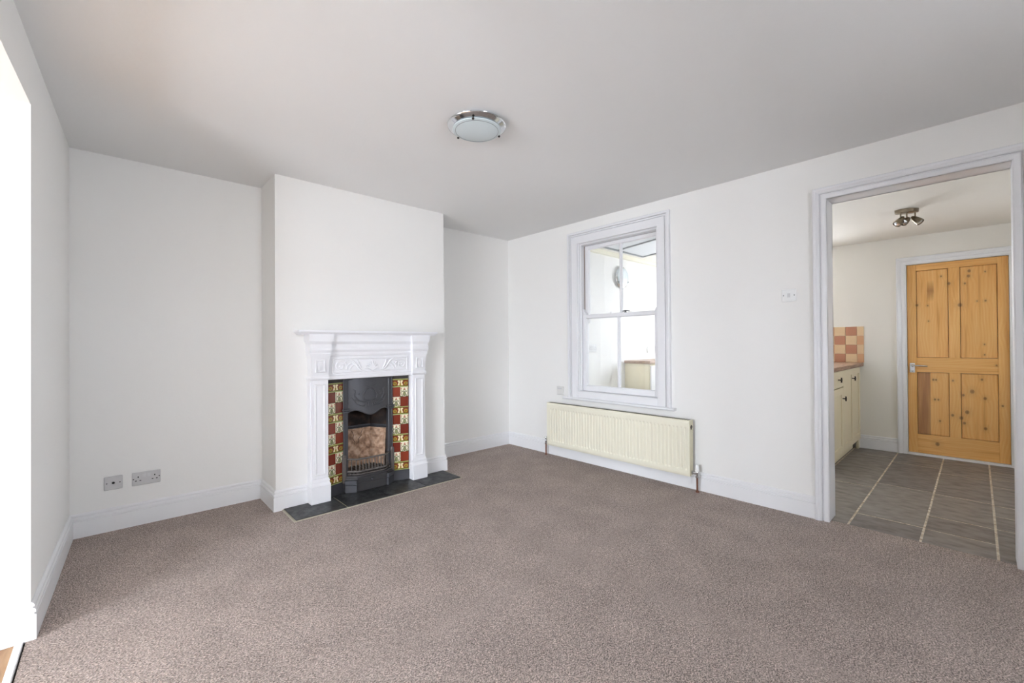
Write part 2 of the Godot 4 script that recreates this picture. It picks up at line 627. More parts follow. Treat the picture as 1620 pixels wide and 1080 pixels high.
	for e in [[g1 + 0.05, mid], [mid, g2 - 0.05]]:
		s = new_st()
		for f in [[e[0], e[0] + 0.07], [e[1] - 0.07, e[1]]]:
			bx(s, V(gx - 0.12, 0.005, f[0]), V(gx - 0.075, gt - 0.052, f[1]), 0.003)
		bx(s, V(gx - 0.12, 0.005, e[0] + 0.07), V(gx - 0.075, 0.16, e[1] - 0.07), 0.003)
		bx(s, V(gx - 0.12, gt - 0.13, e[0] + 0.07), V(gx - 0.075, gt - 0.052, e[1] - 0.07), 0.003)
		var leaf := put(gd, "door_leaf", s, M.frame_white)
		s = new_st()
		bx(s, V(gx - 0.1, 0.16, e[0] + 0.07), V(gx - 0.096, gt - 0.13, e[1] - 0.07))
		put(leaf, "pane", s, M.glass)
	# oak boards of the garden room
	s = new_st()
	bx(s, V(gx, -0.1, ZO), V(-0.262, -0.014, ZG))
	var fl := structure("floor_garden", s, M.dark_gap)
	var bw := 0.125
	var x := -0.292
	while x > gx + 0.01:
		s = new_st()
		var x0 := maxf(x - bw, gx)
		bx(s, V(x0 + 0.0008, -0.014, ZO), V(x - 0.0008, -0.001, ZG), 0.001)
		put(fl, "board", s, M.oak)
		x -= bw
	s = new_st()
	bx(s, V(-0.2915, -0.014, ZO + 0.018), V(-0.268, 0.006, -0.95), 0.003)
	var strip := put(self, "threshold_strip", s, M.gloss)
	tag(strip, "white metal strip where the carpet meets the oak floor", "threshold strip")

const BASE := [0.0, 0.0, 0.018, 0.0, 0.018, 0.1, 0.0105, 0.102, 0.0105, 0.107, 0.0165, 0.109, 0.0165, 0.118, 0.0125, 0.1235, 0.007, 0.125, 0.007, 0.1295, 0.0125, 0.1315, 0.0125, 0.138, 0.009, 0.143, 0.004, 0.146, 0.0, 0.146]

func build_baseboards() -> void:
	var prof := P2(BASE)
	var leg := 0.4875
	var a := [Vector2(-3.4, ZO), Vector2(left_x(ZO), ZO), Vector2(left_x(ZB), ZB), Vector2(CL, ZB), Vector2(CL, ZC), Vector2(FC - leg + 0.004, ZC)]
	var na := ["baseboard_reveal", "baseboard_left", "baseboard_back_alcove", "baseboard_chimney_side", "baseboard_chimney_front"]
	for i in na.size():
		var s := new_st()
		mould(s, Vector3.ZERO, V(1, 0, 0), V(0, 0, 1), V(0, 1, 0), a, false, prof, 1.0, i)
		structure(na[i], s, M.gloss)
	var b := [Vector2(FC + leg - 0.004, ZC), Vector2(CR, ZC), Vector2(CR, ZB), Vector2(XR, ZB), Vector2(XR, -0.735)]
	var nb := ["baseboard_chimney_right", "baseboard_chimney_return", "baseboard_back", "baseboard_right"]
	for i in nb.size():
		var s := new_st()
		mould(s, Vector3.ZERO, V(1, 0, 0), V(0, 0, 1), V(0, 1, 0), b, false, prof, 1.0, i)
		structure(nb[i], s, M.gloss)
	var c := [Vector2(XR, ZFRONT), Vector2(left_x(ZFRONT), ZFRONT), Vector2(left_x(-0.95), -0.95)]
	var nc := ["baseboard_front", "baseboard_left_near"]
	for i in nc.size():
		var s := new_st()
		mould(s, Vector3.ZERO, V(1, 0, 0), V(0, 0, 1), V(0, 1, 0), c, false, prof, 1.0, i)
		structure(nc[i], s, M.gloss)
	var s2 := new_st()
	mould(s2, Vector3.ZERO, V(1, 0, 0), V(0, 0, 1), V(0, 1, 0), [Vector2(XF, -0.95), Vector2(XF, -0.575)], false, P2(BASE), 1.0)
	structure("baseboard_kitchen", s2, M.gloss)

# u runs along -z so that left-handed mitres stay readable: plane of the right wall, (z, y), outwards is -x
func build_sash_window() -> void:
	var z1 := -2.724; var z2 := -1.858; var y1 := 0.70; var y2 := 2.176
	var U := V(0, 0, 1); var W := V(0, 1, 0); var N := V(-1, 0, 0); var O := V(XR, 0, 0)
	var root := Node3D.new()
	root.name = "window_1"
	root.position = V(XR, 0.62, -2.29)
	root.set_meta("kind", "structure")
	root.set_meta("label", "white painted sash window with four panes above the radiator")
	add_child(root)
	# casing: flat board, a bead and a raised back band
	var cp := P2([0, 0, 0, 0.014, 0.004, 0.018, 0.072, 0.018, 0.073, 0.009, 0.078, 0.009, 0.079, 0.021, 0.088, 0.021, 0.09, 0.014, 0.093, 0.014, 0.094, 0.03, 0.097, 0.034, 0.112, 0.034, 0.118, 0.03, 0.118, 0])
	var path := [Vector2(z1, 0.634), Vector2(z1, y2), Vector2(z2, y2), Vector2(z2, 0.634)]
	var s := new_st()
	mould(s, O, U, W, N, path, false, cp, 1.0)
	put(root, "casing", s, M.frame_white)
	s = new_st()
	bx(s, V(XR - 0.016, 0.634, z1), V(XR + 0.03, y1, z2), 0.003)
	put(root, "bottom_board", s, M.frame_white)
	s = new_st()
	var sill := P2([0, 0, 0.044, 0, 0.05, 0.004, 0.052, 0.011, 0.05, 0.018, 0.044, 0.022, 0, 0.022])
	ext(s, V(XR, 0.612, -2.9), V(-1, 0, 0), V(0, 1, 0), V(0, 0, 1), sill, 1.2)
	put(root, "sill", s, M.frame_white)
	# lining of the box frame with its sash channels
	s = new_st()
	bx(s, V(XR + 0.001, 0.662, z1 + 0.0005), V(XK + 0.02, 2.188, z1 + 0.012))
	bx(s, V(XR + 0.001, 0.662, z2 - 0.012), V(XK + 0.02, 2.188, z2 - 0.0005))
	bx(s, V(XR + 0.02, 2.165, z1 + 0.012), V(XK + 0.02, 2.188, z2 - 0.012))
	bx(s, V(XR + 0.03, 0.662, z1 + 0.012), V(XK + 0.03, 0.70, z2 - 0.012))
	put(root, "frame_lining", s, M.frame_white)
	# parting beads with the bare-wood edges of the channels
	for zc in [z1 + 0.012, z2 - 0.02]:
		s = new_st()
		bx(s, V(3.5165, 0.70, zc), V(3.5215, 2.165, zc + 0.008), 0.001)
		put(root, "parting_bead", s, M.wood_edge)
		s = new_st()
		bx(s, V(XR + 0.018, 0.70, zc - (0.0 if zc < -2.3 else 0.004)), V(3.472, 2.165, zc + (0.012 if zc < -2.3 else 0.008)), 0.002)
		put(root, "staff_bead", s, M.frame_white)
	for k in 2:
		var lower := k == 0
		var xf := 3.478 if lower else 3.5225
		var xb := xf + 0.038
		var ya := 0.702 if lower else 1.428
		var yb := 1.462 if lower else 2.163
		var za := z1 + 0.014; var zb := z2 - 0.014
		var sash := Node3D.new()
		sash.name = "lower_sash" if lower else "upper_sash"
		root.add_child(sash)
		var st := 0.045
		var bot := 0.052 if lower else 0.034
		var top := 0.034 if lower else 0.036
		for side in [[za, za + st], [zb - st, zb]]:
			s = new_st()
			bx(s, V(xf, ya, side[0]), V(xb, yb, side[1]), 0.003)
			put(sash, "stile", s, M.frame_white)
			if not lower:
				# horn below the meeting rail
				s = new_st()
				ext(s, V(xf + 0.002, ya, side[0]), V(0, 0, 1), V(0, -1, 0), V(1, 0, 0), P2([0, 0, st, 0, st * 0.9, 0.03, st * 0.45, 0.05, st * 0.3, 0.07, 0, 0.075]), 0.034)
				put(sash, "horn", s, M.frame_white)
			else:
				s = new_st()
				ext(s, V(xf + 0.002, yb, side[0]), V(0, 0, 1), V(0, 1, 0), V(1, 0, 0), P2([0, 0, st, 0, st * 0.85, 0.02, st * 0.5, 0.034, st * 0.35, 0.055, 0, 0.06]) if side[0] < -2.3 else P2([0, 0, st, 0, st, 0.06, st * 0.65, 0.055, st * 0.5, 0.034, st * 0.15, 0.02]), 0.034)
				put(sash, "horn", s, M.frame_white)
		s = new_st()
		bx(s, V(xf, ya, za + st), V(xb, ya + bot, zb - st), 0.003)
		put(sash, "rail", s, M.frame_white)
		s = new_st()
		bx(s, V(xf, yb - top, za + st), V(xb, yb, zb - st), 0.003)
		put(sash, "rail", s, M.frame_white)
		s = new_st()
		var mz := (za + zb) * 0.5
		bx(s, V(xf + 0.002, ya + bot, mz - 0.010), V(xb - 0.002, yb - top, mz + 0.010), 0.004)
		put(sash, "glazing_bar", s, M.frame_white)
		for pz in [[za + st, mz - 0.010], [mz + 0.010, zb - st]]:
			s = new_st()
			bx(s, V(xf + 0.017, ya + bot, pz[0]), V(xf + 0.021, yb - top, pz[1]))
			put(sash, "pane", s, M.glass)
			# putty line on the sitting-room side
			s = new_st()
			mould(s, V(xf, 0, 0), V(0, 0, 1), V(0, 1, 0), V(1, 0, 0), [Vector2(pz[0], ya + bot), Vector2(pz[1], ya + bot), Vector2(pz[1], yb - top), Vector2(pz[0], yb - top)], true, P2([0, 0.004, 0.006, 0.016, 0, 0.017]), 1.0)
			put(sash, "glazing_bead", s, M.frame_white)
		if lower:
			s = new_st()
			lathe(s, V(xf + 0.02, yb, mz + 0.07), Vector3.UP, P2([0, 0.024, 0.006, 0.023, 0.008, 0.018, 0.006, 0.012, 0.012, 0.006, 0.012, 0]), 12)
			tube(s, [V(xf + 0.02, yb + 0.014, mz + 0.04), V(xf + 0.02, yb + 0.02, mz + 0.07), V(xf + 0.028, yb + 0.012, mz + 0.11)], [0.004, 0.0055, 0.003], 8)
			put(sash, "catch", s, M.iron)
			s = new_st()
			bx(s, V(xf + 0.008, yb, mz - 0.1), V(xf + 0.03, yb + 0.008, mz - 0.075), 0.002)
			tube(s, [V(xf + 0.02, yb + 0.008, mz - 0.0875), V(xf + 0.02, yb + 0.02, mz - 0.0875)], 0.004, 8)
			put(sash, "catch_keep", s, M.frame_white)

func build_doorway() -> void:
	var d1 := -0.66; var d2 := 0.133; var y2 := 2.112
	var root := Node3D.new()
	root.name = "trim_1"
	root.position = V(XR, 0, (d1 + d2) / 2)
	root.set_meta("kind", "structure")
	root.set_meta("label", "white moulded architrave and lining of the kitchen doorway")
	add_child(root)
	var arch := P2([0, 0, 0, 0.013, 0.004, 0.016, 0.006, 0.0175, 0.026, 0.0185, 0.03, 0.016, 0.031, 0.007, 0.037, 0.007, 0.039, 0.017, 0.046, 0.022, 0.053, 0.0245, 0.056, 0.028, 0.06, 0.0295, 0.071, 0.0295, 0.075, 0.026, 0.075, 0])
	var s := new_st()
	mould(s, V(XR, 0, 0), V(0, 0, 1), V(0, 1, 0), V(-1, 0, 0), [Vector2(d1, 0), Vector2(d1, y2), Vector2(d2, y2), Vector2(d2, 0)], false, arch, 1.0)
	put(root, "architrave", s, M.frame_white)
	s = new_st()
	bx(s, V(XR - 0.012, 0, d1 - 0.012), V(XK + 0.012, y2 + 0.013, d1), 0.002)
	bx(s, V(XR - 0.012, 0, d2), V(XK + 0.012, y2 + 0.013, d2 + 0.012), 0.002)
	bx(s, V(XR - 0.012, y2, d1), V(XK + 0.012, y2 + 0.013, d2), 0.002)
	put(root, "lining", s, M.frame_white)
	s = new_st()
	mould(s, V(XK, 0, 0), V(0, 0, 1), V(0, 1, 0), V(1, 0, 0), [Vector2(d1, 0), Vector2(d1, y2), Vector2(d2, y2), Vector2(d2, 0)], false, arch, 1.0)
	put(root, "architrave", s, M.frame_white)

# ------------------------------------------------------------------ fireplace surround
# height profile of corbel and cornice: (y, depth in front of the chimney breast)
func build_fireplace() -> void:
	var root := thing("fireplace_surround", V(FC, 0, ZC), "white painted cast iron fireplace surround with mantel shelf and carved frieze", "fireplace surround")
	var m: Material = M.fire_white
	var s := new_st()
	# shelf with a moulded nosing on three sides
	var hw := 0.575
	mould(s, Vector3.ZERO, V(1, 0, 0), V(0, 0, 1), V(0, 1, 0), [Vector2(FC - hw, ZC), Vector2(FC - hw, ZC + 0.135), Vector2(FC + hw, ZC + 0.135), Vector2(FC + hw, ZC)], false, P2([-0.06, 1.254, -0.018, 1.254, -0.016, 1.26, -0.008, 1.264, -0.004, 1.269, 0.0, 1.272, 0.0, 1.282, -0.003, 1.286, -0.06, 1.286]), 1.0)
	bx(s, V(FC - hw + 0.058, 1.254, ZC), V(FC + hw - 0.058, 1.2855, ZC + 0.077))
	put(root, "mantel_shelf", s, m)
	for sd in [-1.0, 1.0]:
		var outer: float = FC + sd * 0.4875
		var inner: float = FC + sd * 0.3455
		var cx: float = (outer + inner) / 2
		var leg := Node3D.new()
		leg.name = "leg" if sd < 0 else "leg_001"
		root.add_child(leg)
		# plinth
		s = new_st()
		bx(s, V(cx - 0.071, 0.0115, ZC), V(cx + 0.071, 0.14, ZC + 0.1), 0.003)
		put(leg, "plinth", s, m)
		s = new_st()
		stack(s, cx, [[0.14, 0.071, 0.1], [0.146, 0.068, 0.097], [0.156, 0.064, 0.093], [0.164, 0.063, 0.092], [0.17, 0.066, 0.094], [0.176, 0.064, 0.092], [0.19, 0.058, 0.086]])
		put(leg, "base_moulding", s, m)
		s = new_st()
		bx(s, V(cx - 0.058, 0.19, ZC), V(cx + 0.058, 0.915, ZC + 0.08), 0.002)
		# outer and inner return strips that make the shaft wider than its face
		bx(s, V(cx - 0.066, 0.14, ZC), V(cx + 0.066, 0.915, ZC + 0.062), 0.002)
		put(leg, "shaft", s, m)
		s = new_st()
		var pa := cx - 0.038; var pb := cx + 0.038
		mould(s, V(0, 0, ZC + 0.079), V(1, 0, 0), V(0, 1, 0), V(0, 0, 1), [Vector2(pa, 0.215), Vector2(pb, 0.215), Vector2(pb, 0.885), Vector2(pa, 0.885)], true, P2([0, 0, 0, 0.004, 0.003, 0.007, 0.006, 0.007, 0.008, 0.004, 0.013, 0.003, 0.015, 0]), 1.0)
		put(leg, "panel_moulding", s, m)
		# corbel
		s = new_st()
		stack(s, cx, [[0.915, 0.066, 0.082], [0.92, 0.069, 0.088], [0.928, 0.071, 0.092], [0.936, 0.069, 0.09], [0.944, 0.064, 0.085], [0.952, 0.062, 0.083], [0.985, 0.061, 0.084], [1.03, 0.0625, 0.088], [1.07, 0.065, 0.093], [1.092, 0.067, 0.097],
			[1.0921, 0.07, 0.101], [1.11, 0.072, 0.104], [1.12, 0.071, 0.103], [1.129, 0.074, 0.106], [1.1291, 0.078, 0.11], [1.14, 0.0795, 0.1125], [1.155, 0.0795, 0.1125], [1.17, 0.0765, 0.109], [1.182, 0.0755, 0.1075], [1.19, 0.078, 0.111], [1.202, 0.082, 0.116],
			[1.2021, 0.087, 0.121], [1.254, 0.087, 0.121]])
		put(leg, "corbel", s, m)
		s = new_st()
		mould(s, V(0, 0, ZC + 0.083), V(1, 0, 0), V(0, 1, 0), V(0, 0, 1), [Vector2(cx - 0.034, 0.975), Vector2(cx + 0.034, 0.975), Vector2(cx + 0.034, 1.066), Vector2(cx - 0.034, 1.066)], true, P2([0, 0, 0, 0.011, 0.003, 0.014, 0.008, 0.012, 0.009, 0]), 1.0)
		put(leg, "panel_moulding", s, m)
		# oval bud in the corbel panel, with a ribbed leaf
		s = new_st()
		for q in 7:
			var t: float = (q - 3) / 3.0
			var pts := []
			for e in 9:
				var w := PI * e / 8.0
				pts.append(V(cx + t * 0.017 * sin(w), 1.021 - 0.033 * cos(w), ZC + 0.085 + 0.007 * sin(w) * (1.0 - 0.5 * t * t)))
			tube(s, pts, 0.0035, 6)
		put(leg, "bud_relief", s, m)
	# frieze between the corbels
	var fa := FC - 0.36; var fb := FC + 0.36
	s = new_st()
	bx(s, V(fa, 0.915, ZC), V(fb, 1.092, ZC + 0.058), 0.002)
	bx(s, V(fa, 0.9135, ZC + 0.01), V(fb, 0.945, ZC + 0.066), 0.004)
	put(root, "frieze", s, m)
	s = new_st()
	ext(s, V(fa, 0, ZC), V(0, 0, 1), V(0, 1, 0), V(1, 0, 0), P2([0, 1.09, 0.062, 1.09, 0.066, 1.094, 0.069, 1.11, 0.068, 1.12, 0.071, 1.129, 0.077, 1.1295, 0.081, 1.14, 0.081, 1.155, 0.078, 1.17, 0.077, 1.182, 0.081, 1.19, 0.087, 1.202, 0.098, 1.2025, 0.098, 1.256, 0, 1.256]), fb - fa)
	put(root, "cornice", s, m)
	s = new_st()
	mould(s, V(0, 0, ZC + 0.057), V(1, 0, 0), V(0, 1, 0), V(0, 0, 1), [Vector2(FC - 0.318, 0.957), Vector2(FC + 0.318, 0.957), Vector2(FC + 0.318, 1.074), Vector2(FC - 0.318, 1.074)], true, P2([0, 0, 0, 0.004, 0.003, 0.008, 0.007, 0.008, 0.009, 0.004, 0.012, 0.003, 0.013, 0]), 1.0)
	put(root, "panel_moulding", s, m)
	# scrolling leaf relief, mirrored about a fan of petals
	var zf := ZC + 0.0575
	s = new_st()
	for q in 9:
		var a := deg_to_rad(-64.0 + 16.0 * q)
		var pts := []
		var rad := []
		for e in 7:
			var t := e / 6.0
			var bend := a * (0.55 + 0.6 * t)
			pts.append(V(FC + sin(bend) * (0.012 + 0.052 * t), 0.968 + cos(bend) * (0.004 + 0.082 * t) * (1.0 - 0.25 * absf(sin(a))), zf + 0.004))
			rad.append(0.0022 + 0.0055 * sin(PI * minf(t * 0.9 + 0.08, 1.0)))
		tube(s, pts, rad, 6)
	put(root, "fan_relief", s, m)
	for sd in [-1.0, 1.0]:
		s = new_st()
		# long wave
		var pts := []
		var rad := []
		for e in 25:
			var t := e / 24.0
			pts.append(V(FC + sd * (0.055 + 0.15 * t), 0.975 + 0.078 * (0.5 - 0.5 * cos(PI * t)) - 0.012 * sin(TAU * t), zf + 0.003))
			rad.append(0.003 + 0.005 * sin(PI * t))
		tube(s, pts, rad, 6)
		# big end scroll
		pts = []
		rad = []
		for e in 33:
			var t := e / 32.0
			var w := -0.6 + t * 9.2
			var r := 0.046 * (1.0 - 0.82 * t)
			pts.append(V(FC + sd * (0.255 - r * 1.15 * cos(w)), 1.012 + r * sin(w), zf + 0.003))
			rad.append(0.0055 - 0.0025 * t)
		tube(s, pts, rad, 6)
		# leaves off the wave
		for l in [[0.09, 0.985, 0.12, 1.06], [0.13, 1.0, 0.105, 1.045], [0.15, 1.02, 0.19, 0.972], [0.175, 1.035, 0.215, 0.985], [0.2, 1.05, 0.225, 1.03], [0.1, 0.97, 0.165, 0.968]]:
			var lp := []
			var lr := []
			for e in 8:
				var t := e / 7.0
				lp.append(V(FC + sd * (lerpf(l[0], l[2], t) + 0.008 * sin(PI * t)), lerpf(l[1], l[3], t) + 0.004 * sin(PI * t), zf + 0.003))
				lr.append(0.001 + 0.0065 * sin(PI * minf(0.1 + t * 0.88, 1.0)))
			tube(s, lp, lr, 6)
		for l in [[0.125, 1.062], [0.235, 1.018], [0.262, 1.012], [0.18, 1.064]]:
			lathe(s, V(FC + sd * l[0], l[1], zf), V(0, 0, 1), P2([0, 0.007, 0.004, 0.006, 0.0065, 0.003, 0.0075, 0]), 10)
		put(root, "scroll_relief", s, m)

# stacked slices of a block against the chimney breast: [y, half width, depth]
func stack(s: SurfaceTool, cx: float, l: Array) -> void:
	for i in l.size() - 1:
		var a: Array = l[i]
		var b: Array = l[i + 1]
		var up := V(0, signf(a[2] - b[2]) * 0.6, 0)
		quad(s, V(cx - a[1], a[0], ZC + a[2]), V(cx + a[1], a[0], ZC + a[2]), V(cx + b[1], b[0], ZC + b[2]), V(cx - b[1], b[0], ZC + b[2]), V(0, 0, 1) + up * 1.6)
		for sd in [-1.0, 1.0]:
			quad(s, V(cx + sd * a[1], a[0], ZC), V(cx + sd * a[1], a[0], ZC + a[2]), V(cx + sd * b[1], b[0], ZC + b[2]), V(cx + sd * b[1], b[0], ZC), V(sd, 0, 0) + up * 1.6)
	var t: Array = l[l.size() - 1]
	quad(s, V(cx - t[1], t[0], ZC), V(cx + t[1], t[0], ZC), V(cx + t[1], t[0], ZC + t[2]), V(cx - t[1], t[0], ZC + t[2]), V(0, 1, 0))
	t = l[0]
	quad(s, V(cx - t[1], t[0], ZC), V(cx + t[1], t[0], ZC), V(cx + t[1], t[0], ZC + t[2]), V(cx - t[1], t[0], ZC + t[2]), V(0, -1, 0))

# ------------------------------------------------------------------ tile pictures
func floral_tile(sd: int) -> StandardMaterial3D:
	# cream glaze with a green, red-berried sprig
	var n := 96
	var im := Image.create(n, n, false, Image.FORMAT_RGBA8)
	var cream := rgb(236, 226, 196)
	var green := rgb(92, 104, 60)
	var dark := rgb(58, 50, 40)
	var red := rgb(168, 52, 40)
	for y in n:
		for x in n:
			var u := (x + 0.5) / n * 2.0 - 1.0
			var v := 1.0 - (y + 0.5) / n * 2.0
			var c := cream
			var au := absf(u)
			# looping dark stems
			for sgn in [-1.0, 1.0]:
				var q := Vector2(u * sgn - 0.42, v + 0.3)
				var r := q.length()
				if absf(r - 0.4) < 0.055 and q.x > -0.34:
					c = dark
				var q2 := Vector2(u * sgn - 0.5, v - 0.42)
				if absf(q2.length() - 0.3) < 0.05 and q2.y < 0.12:
					c = green
			# bulb at the foot and leaf veins inside it
			var bulb := Vector2(u * 1.1, (v + 0.45) * 0.9).length()
			if bulb < 0.36:
				c = green
			if bulb < 0.36 and absf(au - 0.16) < 0.05:
				c = rgb(196, 190, 140)
			if bulb > 0.36 and bulb < 0.42:
				c = dark
			# upright stalk with one tulip, small side flowers
			if au < 0.05 and v > -0.1 and v < 0.4:
				c = green
			if Vector2(u * 1.5, v - 0.58).length() < 0.26:
				c = red
			if au < 0.04 and v > 0.45 and v < 0.75:
				c = cream
			if Vector2((au - 0.8) * 1.4, (v - 0.72)).length() < 0.16:
				c = rgb(186, 96, 70)
			if v < -0.84 and au > 0.3:
				c = rgb(120, 126, 76)
			im.set_pixel(x, y, c)
	var m := mat(Color.WHITE, 0.12)
	m.albedo_texture = ImageTexture.create_from_image(im)
	m.clearcoat_enabled = true
	m.clearcoat = 0.6
	m.clearcoat_roughness = 0.08
	return m

func border_tile() -> StandardMaterial3D:
	var w := 128
	var h := 64
	var im := Image.create(w, h, false, Image.FORMAT_RGBA8)
	for y in h:
		for x in w:
			var u := (x + 0.5) / w * 2.0 - 1.0
			var v := 1.0 - (y + 0.5) / h * 2.0
			var c := rgb(118, 52, 28)
			var au := absf(u)
			# green bands above and below
			if v > 0.86:
				c = rgb(196, 190, 120)
			elif v > 0.72:
				c = rgb(112, 128, 56)
			if v < -0.88:
				c = rgb(214, 206, 140)
			elif v < -0.7:
				c = rgb(108, 130, 54)
			if absf(v) < 0.7:
				# pale palmette in the middle
				var edge := 0.16 + 0.22 * (0.5 - v) * 0.8
				if au < edge and au > 0.04 - 0.03 * v and v > -0.6 and v < 0.6:
					c = rgb(240, 226, 178)
				if Vector2(au - 0.2, (v - 0.45) * 0.6).length() < 0.13:
					c = rgb(240, 226, 178)
				if au < 0.1 and v < -0.1:
					c = rgb(150, 120, 40)
				# ochre leaves at the sides
				var q := Vector2(au - 0.66, (v + 0.1) * 0.55)
				if q.length() < 0.24 and q.length() > 0.1:
					c = rgb(176, 138, 50)
				if q.length() < 0.06:
					c = rgb(132, 110, 48)
				if au > 0.44 and absf(v + 0.5 - (au - 0.44) * 1.2) < 0.1:
					c = rgb(120, 120, 50)
			im.set_pixel(x, y, c)
	var m := mat(Color.WHITE, 0.12)
	m.albedo_texture = ImageTexture.create_from_image(im)
	m.clearcoat_enabled = true
	m.clearcoat = 0.6
	m.clearcoat_roughness = 0.08
	return m

# a bevelled tile of width w, height h, lying in xy facing +z, its picture mapped over the face
func tile_mesh(w: float, h: float, t: float, e: float) -> ArrayMesh:
	var s := new_st()
	var a := w / 2; var b := h / 2
	var uv := func(x: float, y: float) -> Vector2: return Vector2(x / w + 0.5, 0.5 - y / h)
	var q := [Vector2(-a + e, -b + e), Vector2(a - e, -b + e), Vector2(a - e, b - e), Vector2(-a + e, b - e)]
	var o := [Vector2(-a, -b), Vector2(a, -b), Vector2(a, b), Vector2(-a, b)]
	quad(s, V(q[0].x, q[0].y, t), V(q[1].x, q[1].y, t), V(q[2].x, q[2].y, t), V(q[3].x, q[3].y, t), V(0, 0, 1), uv.call(q[0].x, q[0].y), uv.call(q[1].x, q[1].y), uv.call(q[2].x, q[2].y), uv.call(q[3].x, q[3].y))
	for i in 4:
		var j := (i + 1) % 4
		var n2: Vector2 = (q[i] + q[j]).normalized()
		quad(s, V(o[i].x, o[i].y, t - e), V(o[j].x, o[j].y, t - e), V(q[j].x, q[j].y, t), V(q[i].x, q[i].y, t), V(n2.x, n2.y, 1), uv.call(o[i].x, o[i].y), uv.call(o[j].x, o[j].y), uv.call(q[j].x, q[j].y), uv.call(q[i].x, q[i].y))
		quad(s, V(o[i].x, o[i].y, 0), V(o[j].x, o[j].y, 0), V(o[j].x, o[j].y, t - e), V(o[i].x, o[i].y, t - e), V(n2.x, n2.y, 0), uv.call(o[i].x, o[i].y), uv.call(o[j].x, o[j].y), uv.call(o[j].x, o[j].y), uv.call(o[i].x, o[i].y))
	return s.commit()

